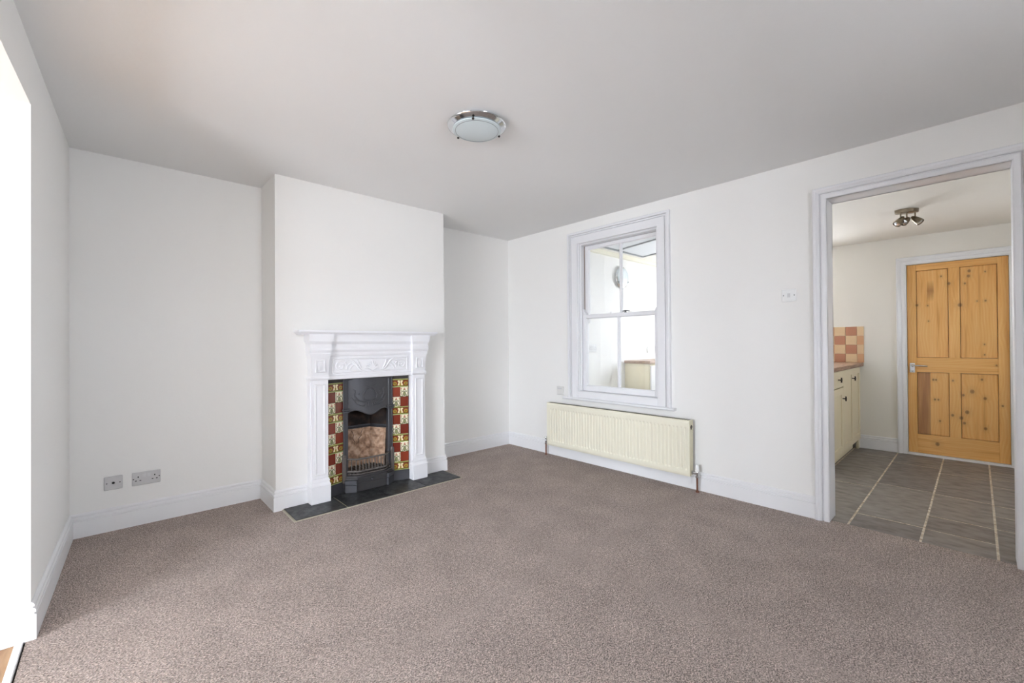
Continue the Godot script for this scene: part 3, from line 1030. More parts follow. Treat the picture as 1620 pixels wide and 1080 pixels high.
# ------------------------------------------------------------------ cast iron insert
func build_insert() -> void:
	var root := thing("fireplace_insert", V(FC, 0.012, ZC - 0.02), "black cast iron fireplace insert with arched hood, grate and patterned tiles", "fireplace insert")
	var zf := ZC + 0.02          # outer edge of the splayed cheeks
	var zi := ZC - 0.0235        # inner edge
	var xo := 0.3455
	var xi := 0.2116
	var floral := floral_tile(1)
	var border := border_tile()
	var maroon: Array = []
	for c in [rgb(122, 44, 24), rgb(134, 52, 30), rgb(112, 38, 22)]:
		var mm := mat(c, 0.14)
		mm.clearcoat_enabled = true
		mm.clearcoat = 0.6
		mm.clearcoat_roughness = 0.08
		maroon.append(mm)
	var slant := Vector2(xo - xi, zf - zi)
	var wide := slant.length()
	var ang := atan2(slant.y, slant.x)
	var half := tile_mesh(wide / 2 - 0.0022, 0.0815, 0.008, 0.0016)
	var strip := tile_mesh(wide - 0.0022, 0.0700, 0.009, 0.002)
	for sd in [-1.0, 1.0]:
		# slab that carries the tiles
		var s := new_st()
		var poly := P2([FC + sd * xi, zi, FC + sd * xo, zf, FC + sd * xo, zi - 0.03, FC + sd * xi, zi - 0.03])
		ext(s, V(0, 0.0125, 0), V(1, 0, 0), V(0, 0, 1), V(0, 1, 0), poly, 0.8995)
		var cheek := put(root, "tile_cheek", s, M.dark_gap)
		var nrm := V(-sd * slant.y, 0, slant.x).normalized()
		var turn := V(0, -ang if sd > 0 else ang, 0)
		var spot := func(t: float, y: float) -> Vector3:
			return V(FC + sd * (xi + slant.x * t), y, zi + slant.y * t) + nrm * 0.0002
		var y := 0.098
		var k := 0
		while y < 0.9:
			place(cheek, "border_tile", strip, border, spot.call(0.5, y + 0.0355), turn)
			y += 0.0715
			if y > 0.86:
				break
			for r in 2:
				for c in 2:
					# chequer that runs the same way round on both cheeks
					var is_red: bool = ((r == 1) == (c == 0)) == (sd > 0)
					var t := 0.25 + 0.5 * c
					place(cheek, "red_tile" if is_red else "picture_tile", half, maroon[k % 3] if is_red else floral, spot.call(t, y + 0.0415), turn)
					k += 1
				y += 0.083
		# iron foot below the tiles
		s = new_st()
		ext(s, V(0, 0.0125, 0), V(1, 0, 0), V(0, 0, 1), V(0, 1, 0), P2([FC + sd * xi, zi, FC + sd * xo, zf, FC + sd * (xo + 0.0), zf + 0.012, FC + sd * (xi), zi + 0.012]), 0.0835)
		put(root, "cheek_foot", s, M.iron)
		# pilaster strip beside the fire opening
		s = new_st()
		var a: float = FC + sd * xi; var b: float = FC + sd * (xi - 0.04)
		bx(s, V(minf(a, b), 0.0125, zi - 0.03), V(maxf(a, b), 0.905, zi + 0.016), 0.004)
		tube(s, [V(a - sd * 0.006, 0.05, zi + 0.016), V(a - sd * 0.006, 0.9, zi + 0.016)], 0.005, 8)
		put(root, "pilaster", s, M.iron)
		s = new_st()
		var c0: float = FC + sd * (xi - 0.022)
		bx(s, V(c0 - 0.032, 0.655, zi), V(c0 + 0.032, 0.668, zi + 0.034), 0.003)
		bx(s, V(c0 - 0.027, 0.635, zi), V(c0 + 0.027, 0.655, zi + 0.028), 0.004)
		put(root, "pilaster_cap", s, M.iron)
	# hood: bowed plate with a cupid's-bow lower edge
	var s := new_st()
	var rows := []
	var hw := xi - 0.026
	for i in 15:
		var row := []
		for j in 33:
			var t := j / 32.0 * 2.0 - 1.0
			var low := 0.612 + 0.042 * (0.5 - 0.5 * cos(PI * minf(absf(t) * 1.55, 1.0))) - 0.016 * maxf(0.0, absf(t) - 0.7) / 0.3
			var q := i / 14.0
			var y := lerpf(low, 0.905, q)
			row.append(V(FC + t * hw, y, zi + 0.004 + 0.05 * (1.0 - t * t) * (1.0 - 0.35 * q)))
		rows.append(row)
	sheet(s, rows, V(0, 0, 1))
	var rim := []
	for j in 33:
		rim.append(rows[0][j])
	tube(s, rim, 0.005, 8)
	var hood := put(root, "hood", s, M.iron)
	# relief on the hood: a bud between two trailing stems
	s = new_st()
	var on_hood := func(x: float, y: float) -> Vector3:
		var t := x / hw
		var q := clampf((y - 0.63) / 0.275, 0, 1)
		return V(FC + x, y, zi + 0.005 + 0.05 * (1.0 - t * t) * (1.0 - 0.35 * q))
	var draw := func(l: Array, r: float) -> void:
		var c := Curve3D.new()
		for p in l:
			c.add_point(V(p[0], p[1], 0))
		for i in l.size():
			var pa: Vector3 = c.get_point_position(maxi(i - 1, 0))
			var pb: Vector3 = c.get_point_position(mini(i + 1, l.size() - 1))
			c.set_point_in(i, -(pb - pa) / 6.0)
			c.set_point_out(i, (pb - pa) / 6.0)
		var pts := []
		for e in 21:
			var w := c.sample_baked(c.get_baked_length() * e / 20.0)
			pts.append(on_hood.call(w.x, w.y))
		var rad := []
		for e in 21:
			rad.append(r * (0.45 + 0.55 * sin(PI * e / 20.0)))
		tube(s, pts, rad, 6)
	for sd in [-1.0, 1.0]:
		draw.call([[0.0, 0.722], [sd * 0.05, 0.732], [sd * 0.062, 0.775], [sd * 0.03, 0.815], [-sd * 0.04, 0.845]], 0.0062)
		draw.call([[sd * 0.005, 0.718], [sd * 0.05, 0.712], [sd * 0.1, 0.73], [sd * 0.125, 0.77], [sd * 0.118, 0.81], [sd * 0.135, 0.822]], 0.0062)
		draw.call([[sd * 0.02, 0.69], [sd * 0.07, 0.684], [sd * 0.11, 0.705], [sd * 0.14, 0.745]], 0.0055)
		draw.call([[sd * 0.1, 0.73], [sd * 0.13, 0.735], [sd * 0.15, 0.76]], 0.005)
		draw.call([[sd * 0.014, 0.715], [sd * 0.02, 0.695], [sd * 0.012, 0.678]], 0.0062)
		draw.call([[sd * 0.03, 0.705], [sd * 0.045, 0.685], [sd * 0.035, 0.675]], 0.0062)
		draw.call([[sd * 0.085, 0.77], [sd * 0.095, 0.785], [sd * 0.085, 0.795]], 0.0062)
	put(hood, "hood_relief", s, M.iron)
	# top rail of the frame
	s = new_st()
	bx(s, V(FC - xi, 0.895, zi - 0.03), V(FC + xi, 0.93, zi + 0.02), 0.003)
	put(root, "top_rail", s, M.iron)
	# firebox: sooty iron above, fireclay below
	var zb := zi - 0.2
	var fw := 0.105
	s = new_st()
	var ow := xi - 0.02
	quad(s, V(FC - fw, 0.0125, zb), V(FC + fw, 0.0125, zb), V(FC + fw, 0.9, zb), V(FC - fw, 0.9, zb), V(0, 0, 1))
	for sd in [-1.0, 1.0]:
		quad(s, V(FC + sd * fw, 0.0125, zb), V(FC + sd * ow, 0.0125, zi - 0.03), V(FC + sd * ow, 0.9, zi - 0.03), V(FC + sd * fw, 0.9, zb), V(-sd, 0, 0.4))
	# smoke shelf closing the throat at the back
	quad(s, V(FC - ow, 0.74, zi - 0.03), V(FC + ow, 0.74, zi - 0.03), V(FC + fw, 0.70, zb), V(FC - fw, 0.70, zb), V(0, -1, 0))
	put(root, "firebox", s, M.soot)
	# fireclay slabs: back and two cheeks, leaning in and worn
	var fn := FastNoiseLite.new()
	fn.seed = 4
	fn.frequency = 14.0
	var slab := func(p0: Vector3, p1: Vector3, nn: Vector3) -> void:
		var st := new_st()
		var rr := []
		for i in 17:
			var row := []
			for j in 21:
				var t := j / 20.0
				var q := i / 16.0
				var p := p0.lerp(p1, t) + V(0, 0.13 + 0.335 * q, 0) + nn * (0.026 - 0.02 * q)
				p += nn * 0.006 * fn.get_noise_3d(p.x, p.y, p.z)
				row.append(p)
			rr.append(row)
		sheet(st, rr, nn)
		put(root, "fireclay", st, M.clay)
	slab.call(V(FC - fw, 0, zb), V(FC + fw, 0, zb), V(0, 0, 1))
	slab.call(V(FC + fw, 0, zb), V(FC + ow - 0.01, 0, zi - 0.045), V(-0.88, 0, 0.47))
	slab.call(V(FC - ow + 0.01, 0, zi - 0.045), V(FC - fw, 0, zb), V(0.88, 0, 0.47))
	# cracks
	for l in [[[-0.06, 0.45], [-0.045, 0.41], [-0.052, 0.38], [-0.035, 0.35], [-0.038, 0.33]], [[0.035, 0.45], [0.02, 0.42], [0.022, 0.40], [-0.002, 0.375], [-0.006, 0.34]]]:
		s = new_st()
		var pts := []
		for p in l:
			pts.append(V(FC + p[0], p[1], zb + 0.026 - 0.02 * (p[1] - 0.13) / 0.335 + 0.001))
		tube(s, pts, 0.0022, 5)
		put(root, "crack", s, M.crack)
	# iron angle along the top of the fireclay
	s = new_st()
	var y0 := 0.468
	var ring := [Vector2(FC - ow + 0.004, zi - 0.04), Vector2(FC - fw - 0.002, zb + 0.004), Vector2(FC + fw + 0.002, zb + 0.004), Vector2(FC + ow - 0.004, zi - 0.04)]
	mould(s, V(0, y0, 0), V(1, 0, 0), V(0, 0, 1), V(0, 1, 0), ring, false, P2([0, 0, 0.022, 0, 0.022, 0.008, 0.008, 0.011, 0.006, 0.024, 0, 0.024]), 1.0)
	put(root, "fireclay_trim", s, M.iron)
	# grate: bottom slats
	var bz := ZC + 0.035
	for k in 13:
		s = new_st()
		var x := FC - 0.165 + 0.33 * k / 12.0
		bx(s, V(x - 0.005, 0.148, zb + 0.04), V(x + 0.005, 0.162, bz - 0.012), 0.002)
		put(root, "grate_slat", s, M.bars)
	# basket: bowed rails with upright bars
	var bow := func(t: float) -> Vector3:   # t in -1..1 over the front
		return V(FC + t * 0.19, 0, bz + 0.012 - 0.075 * pow(maxf(0.0, absf(t) - 0.62) / 0.38, 1.0) * 1.0)
	for r in [[0.268, 0.0075], [0.17, 0.0085], [0.148, 0.006]]:
		s = new_st()
		var pts := []
		for e in 25:
			pts.append(bow.call(e / 12.0 - 1.0) + V(0, r[0], 0))
		tube(s, pts, r[1], 8)
		put(root, "basket_rail", s, M.bars)
	for k in 15:
		s = new_st()
		var t := -0.94 + 1.88 * k / 14.0
		var p: Vector3 = bow.call(t)
		tube(s, [p + V(0, 0.168, 0), p + V(0, 0.268, 0)], 0.0036, 6)
		put(root, "basket_bar", s, M.bars)
	for sd in [-1.0, 1.0]:
		s = new_st()
		var p := V(FC + sd * 0.205, 0, bz - 0.055)
		bx(s, p + V(-0.016, 0.085, -0.014), p + V(0.016, 0.292, 0.022), 0.004)
		lathe(s, p + V(0, 0.292, 0.004), V(0, 1, 0), P2([0, 0.026, 0.006, 0.022, 0.012, 0.014, 0.018, 0.006, 0.018, 0]), 12)
		put(root, "basket_post", s, M.bars)
	# ash front: bowed plate in two tiers with end blocks
	s = new_st()
	var plan := func(g: float) -> PackedVector2Array:
		return P2([FC - 0.2, zi, FC - 0.2, bz - 0.045 + g, FC - 0.125, bz + 0.01 + g, FC + 0.125, bz + 0.01 + g, FC + 0.2, bz - 0.045 + g, FC + 0.2, zi])
	ext(s, V(0, 0.0125, 0), V(1, 0, 0), V(0, 0, 1), V(0, 1, 0), plan.call(0.0), 0.0495)
	ext(s, V(0, 0.062, 0), V(1, 0, 0), V(0, 0, 1), V(0, 1, 0), plan.call(0.006), 0.012)
	ext(s, V(0, 0.074, 0), V(1, 0, 0), V(0, 0, 1), V(0, 1, 0), plan.call(0.0), 0.036)
	ext(s, V(0, 0.11, 0), V(1, 0, 0), V(0, 0, 1), V(0, 1, 0), plan.call(0.014), 0.014)
	ext(s, V(0, 0.124, 0), V(1, 0, 0), V(0, 0, 1), V(0, 1, 0), plan.call(0.004), 0.016)
	put(root, "ash_front", s, M.iron_rough)
	for sd in [-1.0, 1.0]:
		s = new_st()
		var cx: float = FC + sd * 0.162
		var ca := V(cx, 0, bz - 0.012)
		var dir := V(sd * 0.8, 0, -0.6).normalized() * 0.045
		var nn := V(sd * 0.6, 0, 0.8).normalized()
		for e in [[0.014, 0.07, 0.016], [0.076, 0.108, 0.02]]:
			var q := [ca - dir, ca + dir, ca + dir + nn * e[2], ca - dir + nn * e[2]]
			ext(s, V(0, e[0], 0), V(1, 0, 0), V(0, 0, 1), V(0, 1, 0), P2([q[0].x, q[0].z, q[1].x, q[1].z, q[2].x, q[2].z, q[3].x, q[3].z]), e[1] - e[0])
		put(root, "ash_front_block", s, M.iron)
	s = new_st()
	lathe(s, V(FC, 0.092, bz + 0.01), V(0, 0, 1), P2([0, 0.014, 0.006, 0.013, 0.009, 0.008, 0.006, 0.004, 0.006, 0]), 12)
	put(root, "ash_knob", s, M.iron)

func build_hearth() -> void:
	var zf := -3.09; var zj := -3.372
	var x0 := 0.885; var x3 := 2.232
	var root := thing("hearth", V(FC, 0, -3.24), "dark slate tiled hearth in front of the fireplace", "hearth")
	var s := new_st()
	bx(s, V(x0 - 0.012, -0.05, zf - 0.62), V(x3 + 0.012, 0.006, zf + 0.004), 0.002)
	put(root, "grout_bed", s, M.grout)
	var cuts := [x0, 1.232, 1.552, 1.888, x3]
	for i in 4:
		s = new_st()
		bx(s, V(cuts[i] + (0.004 if i == 1 else 0.0015), 0.0, zj + 0.004), V(cuts[i + 1] - (0.004 if i == 0 else 0.0015), 0.011, zf), 0.002)
		put(root, "slate_tile", s, M.hearth if i in [0, 3] else M.hearth_b)
	# back row between the legs
	for c in [[FC - 0.345, 1.552 - 0.0015], [1.552 + 0.0015, FC + 0.345]]:
		s = new_st()
		bx(s, V(c[0], 0.0, ZC - 0.3), V(c[1], 0.012, zj - 0.001), 0.002)
		put(root, "slate_tile", s, M.hearth_b)

# ------------------------------------------------------------------ radiator
func build_radiator() -> void:
	var z1 := -3.072; var z2 := -1.548; var y1 := 0.118; var y2 := 0.558
	var xf := 3.326; var xb := 3.392
	var root := thing("radiator", V(3.36, y1, (z1 + z2) / 2), "long cream ribbed radiator on the wall below the sash window", "radiator")
	var s := new_st()
	var rows := []
	var ys := [y1, y1 + 0.012, y1 + 0.03, y1 + 0.045, y1 + 0.052, y1 + 0.058, y1 + 0.064, y2 - 0.072, y2 - 0.066, y2 - 0.06, y2 - 0.054, y2 - 0.042, y2 - 0.02, y2 - 0.01, y2]
	var pitch := 0.0333
	var n := int((z2 - z1) / pitch)
	var start := (z1 + z2) / 2 - n * pitch / 2
	var zs := [z1, z1 + 0.006]
	for k in range(1, n):
		for e in 10:
			zs.append(start + pitch * (k + e / 10.0))
	zs.append(z2 - 0.006)
	zs.append(z2)
	for y in ys:
		var row := []
		for z in zs:
			var d := 0.0
			if y > y1 + 0.046 and y < y2 - 0.055 and z > start + pitch and z < start + pitch * n:
				var ph := fposmod((z - start) / pitch, 1.0)
				var f := smoothstep(0.18, 0.36, ph) * (1.0 - smoothstep(0.64, 0.82, ph))
				d = 0.011 * f * smoothstep(y1 + 0.044, y1 + 0.064, y) * (1.0 - smoothstep(y2 - 0.07, y2 - 0.05, y))
			var edge := 0.0
			if y == y1 or y == y2 or z == z1 or z == z2:
				edge = 0.008
			elif y < y1 + 0.04 and y > y1 + 0.02 or (y > y2 - 0.03 and y < y2 - 0.015):
				edge = 0.0
			row.append(V(xf + edge + d * 0.9, y, z))
		rows.append(row)
	sheet(s, rows, V(-1, 0, 0))
	bx(s, V(xf + 0.0075, y1, z1), V(xf + 0.03, y2, z2))
	put(root, "front_panel", s, M.rad)
	s = new_st()
	bx(s, V(xf + 0.008, y1 + 0.006, z1 - 0.002), V(xb, y2 + 0.002, z1 + 0.0), 0.0005)
	put(root, "side_panel", s, M.rad)
	s = new_st()
	bx(s, V(xf + 0.008, y1 + 0.006, z2), V(xb, y2 + 0.002, z2 + 0.0025), 0.0005)
	put(root, "side_panel", s, M.rad_side)
	# top grille
	s = new_st()
	bx(s, V(xf + 0.01, y2 - 0.004, z1), V(xb, y2 + 0.002, z2), 0.001)
	put(root, "top_grille", s, M.rad_side)
	var slot := new_st()
	bx(slot, V(-0.02, 0, -0.006), V(0.02, 0.0012, 0.006))
	var slot_mesh := slot.commit()
	for k in 72:
		place(root, "grille_slot", slot_mesh, M.dark_gap, V(3.364, y2 + 0.0018, z1 + 0.02 + (z2 - z1 - 0.04) * k / 71.0))
	# brackets to the wall
	for z in [z1 + 0.2, z2 - 0.2]:
		s = new_st()
		bx(s, V(xb - 0.004, y1 + 0.05, z - 0.015), V(XR, y2 - 0.04, z + 0.015), 0.002)
		put(root, "bracket", s, M.rad_side)
	# air vent plug
	s = new_st()
	lathe(s, V(3.362, y2 - 0.05, z2 + 0.0025), V(0, 0, 1), P2([0, 0.01, 0.005, 0.01, 0.005, 0.004, 0.011, 0.004, 0.0125, 0]), 16)
	put(root, "vent_plug", s, M.brass_screw)
	s = new_st()
	tube(s, [V(3.362, y2 - 0.036, z2 + 0.006), V(3.352, y2 - 0.042, z2 + 0.006), V(3.348, y2 - 0.052, z2 + 0.006), V(3.354, y2 - 0.064, z2 + 0.006), V(3.352, y2 - 0.07, z2 + 0.006)], 0.0035, 6)
	put(root, "vent_clip", s, M.knob)
	# valves and pipes
	for e in [[z2, 1.0], [z1, -1.0]]:
		var z: float = e[0]
		var sd: float = e[1]
		var px := 3.365
		var pz := z + sd * 0.045
		s = new_st()
		lathe(s, V(px, y1 + 0.03, z + sd * 0.002), V(0, 0, sd), P2([0.0145, 0, 0.0145, 0.008, 0.01, 0.01, 0.009, 0.024, 0.0135, 0.025, 0.0135, 0.036, 0.009, 0.037, 0.009, 0.045, 0, 0.046]), 16)
		lathe(s, V(px, y1 - 0.004, pz), V(0, 1, 0), P2([0, 0, 0.0135, 0, 0.0135, 0.014, 0.0095, 0.016, 0.0105, 0.03, 0.0115, 0.046, 0.009, 0.05, 0, 0.05]), 16)
		put(root, "valve", s, M.chrome)
		s = new_st()
		if sd > 0:
			lathe(s, V(px, y1 + 0.044, pz), V(0, 1, 0), P2([0, 0.052, 0.008, 0.051, 0.011, 0.044, 0.0165, 0.012, 0.0165, 0.004, 0.013, 0, 0, 0]), 20)
			put(root, "valve_head", s, M.plastic)
		else:
			lathe(s, V(px, y1 + 0.044, pz), V(0, 1, 0), P2([0, 0.03, 0.007, 0.029, 0.009, 0.024, 0.0115, 0.004, 0.01, 0, 0, 0]), 16)
			put(root, "valve_head", s, M.chrome)
		s = new_st()
		tube(s, [V(px, 0.0, pz), V(px, y1 + 0.0, pz)], 0.0075, 12)
		put(root, "pipe", s, M.copper)
		s = new_st()
		lathe(s, V(px, 0, pz), V(0, 1, 0), P2([0, 0.012, 0.0085, 0.012, 0.012, 0.008, 0.013, 0]), 16)
		put(root, "pipe_collar", s, M.copper)

# ------------------------------------------------------------------ lamps
func disc_lamp(root: Node3D, c: Vector3, n: Vector3, x: Vector3, k: float) -> void:
	var s := new_st()
	var rim := P2([0.11, 0, 0.13, 0.0, 0.132, 0.012, 0.158, 0.016, 0.162, 0.021, 0.16, 0.026, 0.153, 0.029, 0.137, 0.036, 0.128, 0.04, 0.11, 0.04])
	for i in rim.size():
		rim[i] *= k
	lathe(s, c, n, rim, 56)
	put(root, "rim", s, M.chrome)
	s = new_st()
	var pr := PackedVector2Array()
	for i in 13:
		var t := i / 12.0
		pr.append(Vector2(0.133 * k * (1.0 - t), (0.046 + 0.016 * (1.0 - pow(1.0 - t, 2.0))) * k))
	lathe(s, c, n, pr, 56)
	lathe(s, c, n, P2([0.1 * k, 0.041 * k, 0.133 * k, 0.041 * k, 0.133 * k, 0.0461 * k]), 56)
	put(root, "glass_shade", s, M.frost)
	s = new_st()
	# cut line round the glass
	var ring := []
	var z := n.cross(x)
	for i in 49:
		var a := TAU * i / 48.0
		ring.append(c + (x * cos(a) + z * sin(a)) * 0.118 * k + n * 0.0494 * k)
	tube(s, ring, 0.0013 * k, 6, false)
	put(root, "cut_line", s, M.frost_line)
	for i in 3:
		var a := TAU * (i + 0.78) / 3.0
		var d := x * cos(a) + z * sin(a)
		s = new_st()
		lathe(s, c + d * 0.135 * k + n * 0.034 * k, n, P2([0, 0.02, 0.005, 0.019, 0.0065, 0.016, 0.0065, 0.012, 0.003, 0.01, 0.003, 0]), 12)
		put(root, "clip_screw", s, M.knob)

func build_lamps() -> void:
	var c := V(1.47, H, -1.865)
	var root := thing("ceiling_lamp", c, "round chrome rimmed ceiling light with frosted glass disc", "ceiling light")
	disc_lamp(root, c, V(0, -1, 0), V(0.734, 0, 0.679), 1.0)
	c = V(4.62, 1.99, ZKW)
	root = thing("wall_lamp", c, "round frosted glass wall light seen through the upper sash", "wall light")
	disc_lamp(root, c, V(0, 0, 1), V(1, 0, 0), 0.86)
	# three-way spot bar on the kitchen ceiling
	c = V(4.83, KH, -0.385)
	root = thing("spotlight_bar", c, "brushed steel three way spotlight on the kitchen ceiling", "spotlight")
	var ax := V(0.45, 0, 0.9).normalized()
	var s := new_st()
	lathe(s, c, V(0, -1, 0), P2([0.0, 0.03, 0.074, 0.03, 0.078, 0.027, 0.08, 0.002, 0.08, 0]), 40, 0.55, ax.cross(V(0, 1, 0)))
	put(root, "mounting_plate", s, M.brushed)
	var heads := [[ax * -0.045 + V(-0.01, 0, 0.005), V(-0.45, -0.75, -0.45)], [ax * 0.0, V(-0.75, -0.55, -0.35)], [ax * 0.055, V(-0.25, -0.8, 0.75)]]
	for h in heads:
		var p: Vector3 = c + h[0] + V(0, -0.03, 0)
		var d: Vector3 = h[1].normalized()
		var head := Node3D.new()
		head.name = numbered(root, "spot_head")
		root.add_child(head)
		s = new_st()
		tube(s, [p, p + V(0, -0.045, 0)], 0.0055, 10)
		put(head, "stem", s, M.brushed)
		s = new_st()
		var o := p + V(0, -0.055, 0) - d * 0.035
		lathe(s, o, d, P2([0, 0, 0.009, 0.002, 0.015, 0.012, 0.021, 0.03, 0.026, 0.052, 0.028, 0.07, 0.0285, 0.085, 0.0265, 0.085, 0.0255, 0.078]), 24)
		put(head, "cone", s, M.brushed)
		s = new_st()
		lathe(s, o, d, P2([0, 0.084, 0.012, 0.0835, 0.0255, 0.079, 0.0255, 0.074]), 24)
		put(head, "bulb", s, M.chrome)

# ------------------------------------------------------------------ plates and sockets
# o centre on the wall, u along the wall to the viewer's right, n out of the wall
func plate_box(s: SurfaceTool, o: Vector3, u: Vector3, n: Vector3, x0: float, x1: float, y0: float, y1: float, d0: float, d1: float, e: float) -> void:
	var a := o + u * x0 + V(0, y0, 0) + n * d0
	var b := o + u * x1 + V(0, y1, 0) + n * d1
	bx(s, V(minf(a.x, b.x), minf(a.y, b.y), minf(a.z, b.z)), V(maxf(a.x, b.x), maxf(a.y, b.y), maxf(a.z, b.z)), e)

func screws(root: Node3D, o: Vector3, u: Vector3, n: Vector3, at: Array, deep: float, m: Material, r := 0.0034) -> void:
	for x in at:
		var s := new_st()
		lathe(s, o + u * x + n * deep, n, P2([0, 0.0006, r * 0.8, 0.0006, r, 0]), 12)
		put(root, "screw", s, m)

func double_socket(root: Node3D, o: Vector3, u: Vector3, n: Vector3, face: Material) -> void:
	var s := new_st()
	plate_box(s, o, u, n, -0.073, 0.073, -0.043, 0.043, 0, 0.009, 0.003)
	put(root, "face_plate", s, face)
	for sd in [-1.0, 1.0]:
		s = new_st()
		plate_box(s, o, u, n, sd * 0.012 - 0.0095, sd * 0.012 + 0.0095, 0.008, 0.03, 0.009, 0.0115, 0.001)
		put(root, "rocker_switch", s, M.plate_shade)
		for h in [[0.0, 0.012, 0.003, 0.0048], [-0.011, -0.012, 0.0045, 0.0026], [0.011, -0.012, 0.0045, 0.0026]]:
			s = new_st()
			var cx: float = sd * 0.042 + h[0]
			plate_box(s, o, u, n, cx - h[2], cx + h[2], h[1] - h[3], h[1] + h[3], 0.009, 0.0094, 0)
			put(root, "pin_hole", s, M.hole)
	screws(root, o, u, n, [-0.0655, 0.0655], 0.009, M.knob)

func build_electrics() -> void:
	var root := thing("socket_plate", V(-0.01, 0.258, ZB), "single white aerial socket on the alcove wall near the left corner", "wall socket")
	var o := V(-0.008, 0.303, ZB)
	var u := V(1, 0, 0); var n := V(0, 0, 1)
	var s := new_st()
	plate_box(s, o, u, n, -0.044, 0.044, -0.043, 0.043, 0, 0.009, 0.003)
	put(root, "face_plate", s, M.plate_grey)
	s = new_st()
	lathe(s, o + n * 0.009, n, P2([0.004, 0.0002, 0.004, 0.003, 0.0065, 0.003, 0.0075, 0]), 16)
	put(root, "aerial_collar", s, M.knob)
	s = new_st()
	lathe(s, o + n * 0.009, n, P2([0, 0.0006, 0.0042, 0.0006, 0.0042, 0]), 12)
	put(root, "aerial_hole", s, M.hole)
	screws(root, o, u, n, [-0.031, 0.031], 0.009, M.knob)

	root = thing("double_socket", V(0.155, 0.258, ZB), "white double power socket on the alcove wall beside the aerial plate", "power socket")
	double_socket(root, V(0.154, 0.302, ZB), u, n, M.plate_grey)

	root = thing("light_switch", V(XR, 1.456, -0.879), "white light switch on the wall left of the kitchen doorway", "light switch")
	o = V(XR, 1.499, -0.879)
	u = V(0, 0, 1); n = V(-1, 0, 0)
	s = new_st()
	plate_box(s, o, u, n, -0.043, 0.043, -0.043, 0.043, 0, 0.009, 0.003)
	put(root, "face_plate", s, M.plastic)
	s = new_st()
	plate_box(s, o, u, n, -0.0085, 0.0085, -0.014, 0.014, 0.009, 0.0125, 0.0015)
	put(root, "rocker_switch", s, M.plate_shade)
	screws(root, o, u, n, [-0.032, 0.032], 0.009, M.knob)

	root = thing("junction_box", V(XR, 0.645, -2.955), "small white box on the wall at the left end of the window sill", "junction box")
	o = V(XR, 0.688, -2.956)
	s = new_st()
	plate_box(s, o, u, n, -0.042, 0.042, -0.043, 0.043, 0, 0.026, 0.004)
	put(root, "box_body", s, M.box_white)
	s = new_st()
	plate_box(s, o, u, n, -0.03, 0.03, 0.014, 0.03, 0.026, 0.0275, 0.001)
	put(root, "box_cover", s, M.plate_shade)

	# seen through the window, on the kitchen side wall
	u = V(1, 0, 0); n = V(0, 0, 1)
	root = thing("kitchen_double_socket", V(4.03, 1.077, ZKW), "white double power socket seen through the lower left pane", "power socket")
	double_socket(root, V(4.03, 1.12, ZKW), u, n, M.plate_grey)
	root = thing("fused_switch", V(5.29, 1.05, ZKW), "white switch plate above the worktop seen through the lower right pane", "switch plate")
	o = V(5.28, 1.09, ZKW)
	s = new_st()
	plate_box(s, o, u, n, -0.043, 0.043, -0.043, 0.043, 0, 0.012, 0.003)
	put(root, "face_plate", s, M.plastic)
	s = new_st()
	plate_box(s, o, u, n, -0.0085, 0.0085, -0.014, 0.014, 0.012, 0.0155, 0.0015)
	put(root, "rocker_switch", s, M.plate_shade)
	screws(root, o, u, n, [-0.032, 0.032], 0.012, M.knob)
	root = thing("kitchen_socket", V(5.48, 1.05, ZKW), "white single socket at the right edge of the lower right pane", "power socket")
	o = V(5.475, 1.09, ZKW)
	s = new_st()
	plate_box(s, o, u, n, -0.043, 0.043, -0.043, 0.043, 0, 0.012, 0.003)
	put(root, "face_plate", s, M.plastic)
	for h in [[0.0, 0.012], [-0.011, -0.012], [0.011, -0.012]]:
		s = new_st()
		plate_box(s, o, u, n, h[0] - 0.003, h[0] + 0.003, h[1] - 0.003, h[1] + 0.003, 0.012, 0.0124, 0)
		put(root, "pin_hole", s, M.hole)

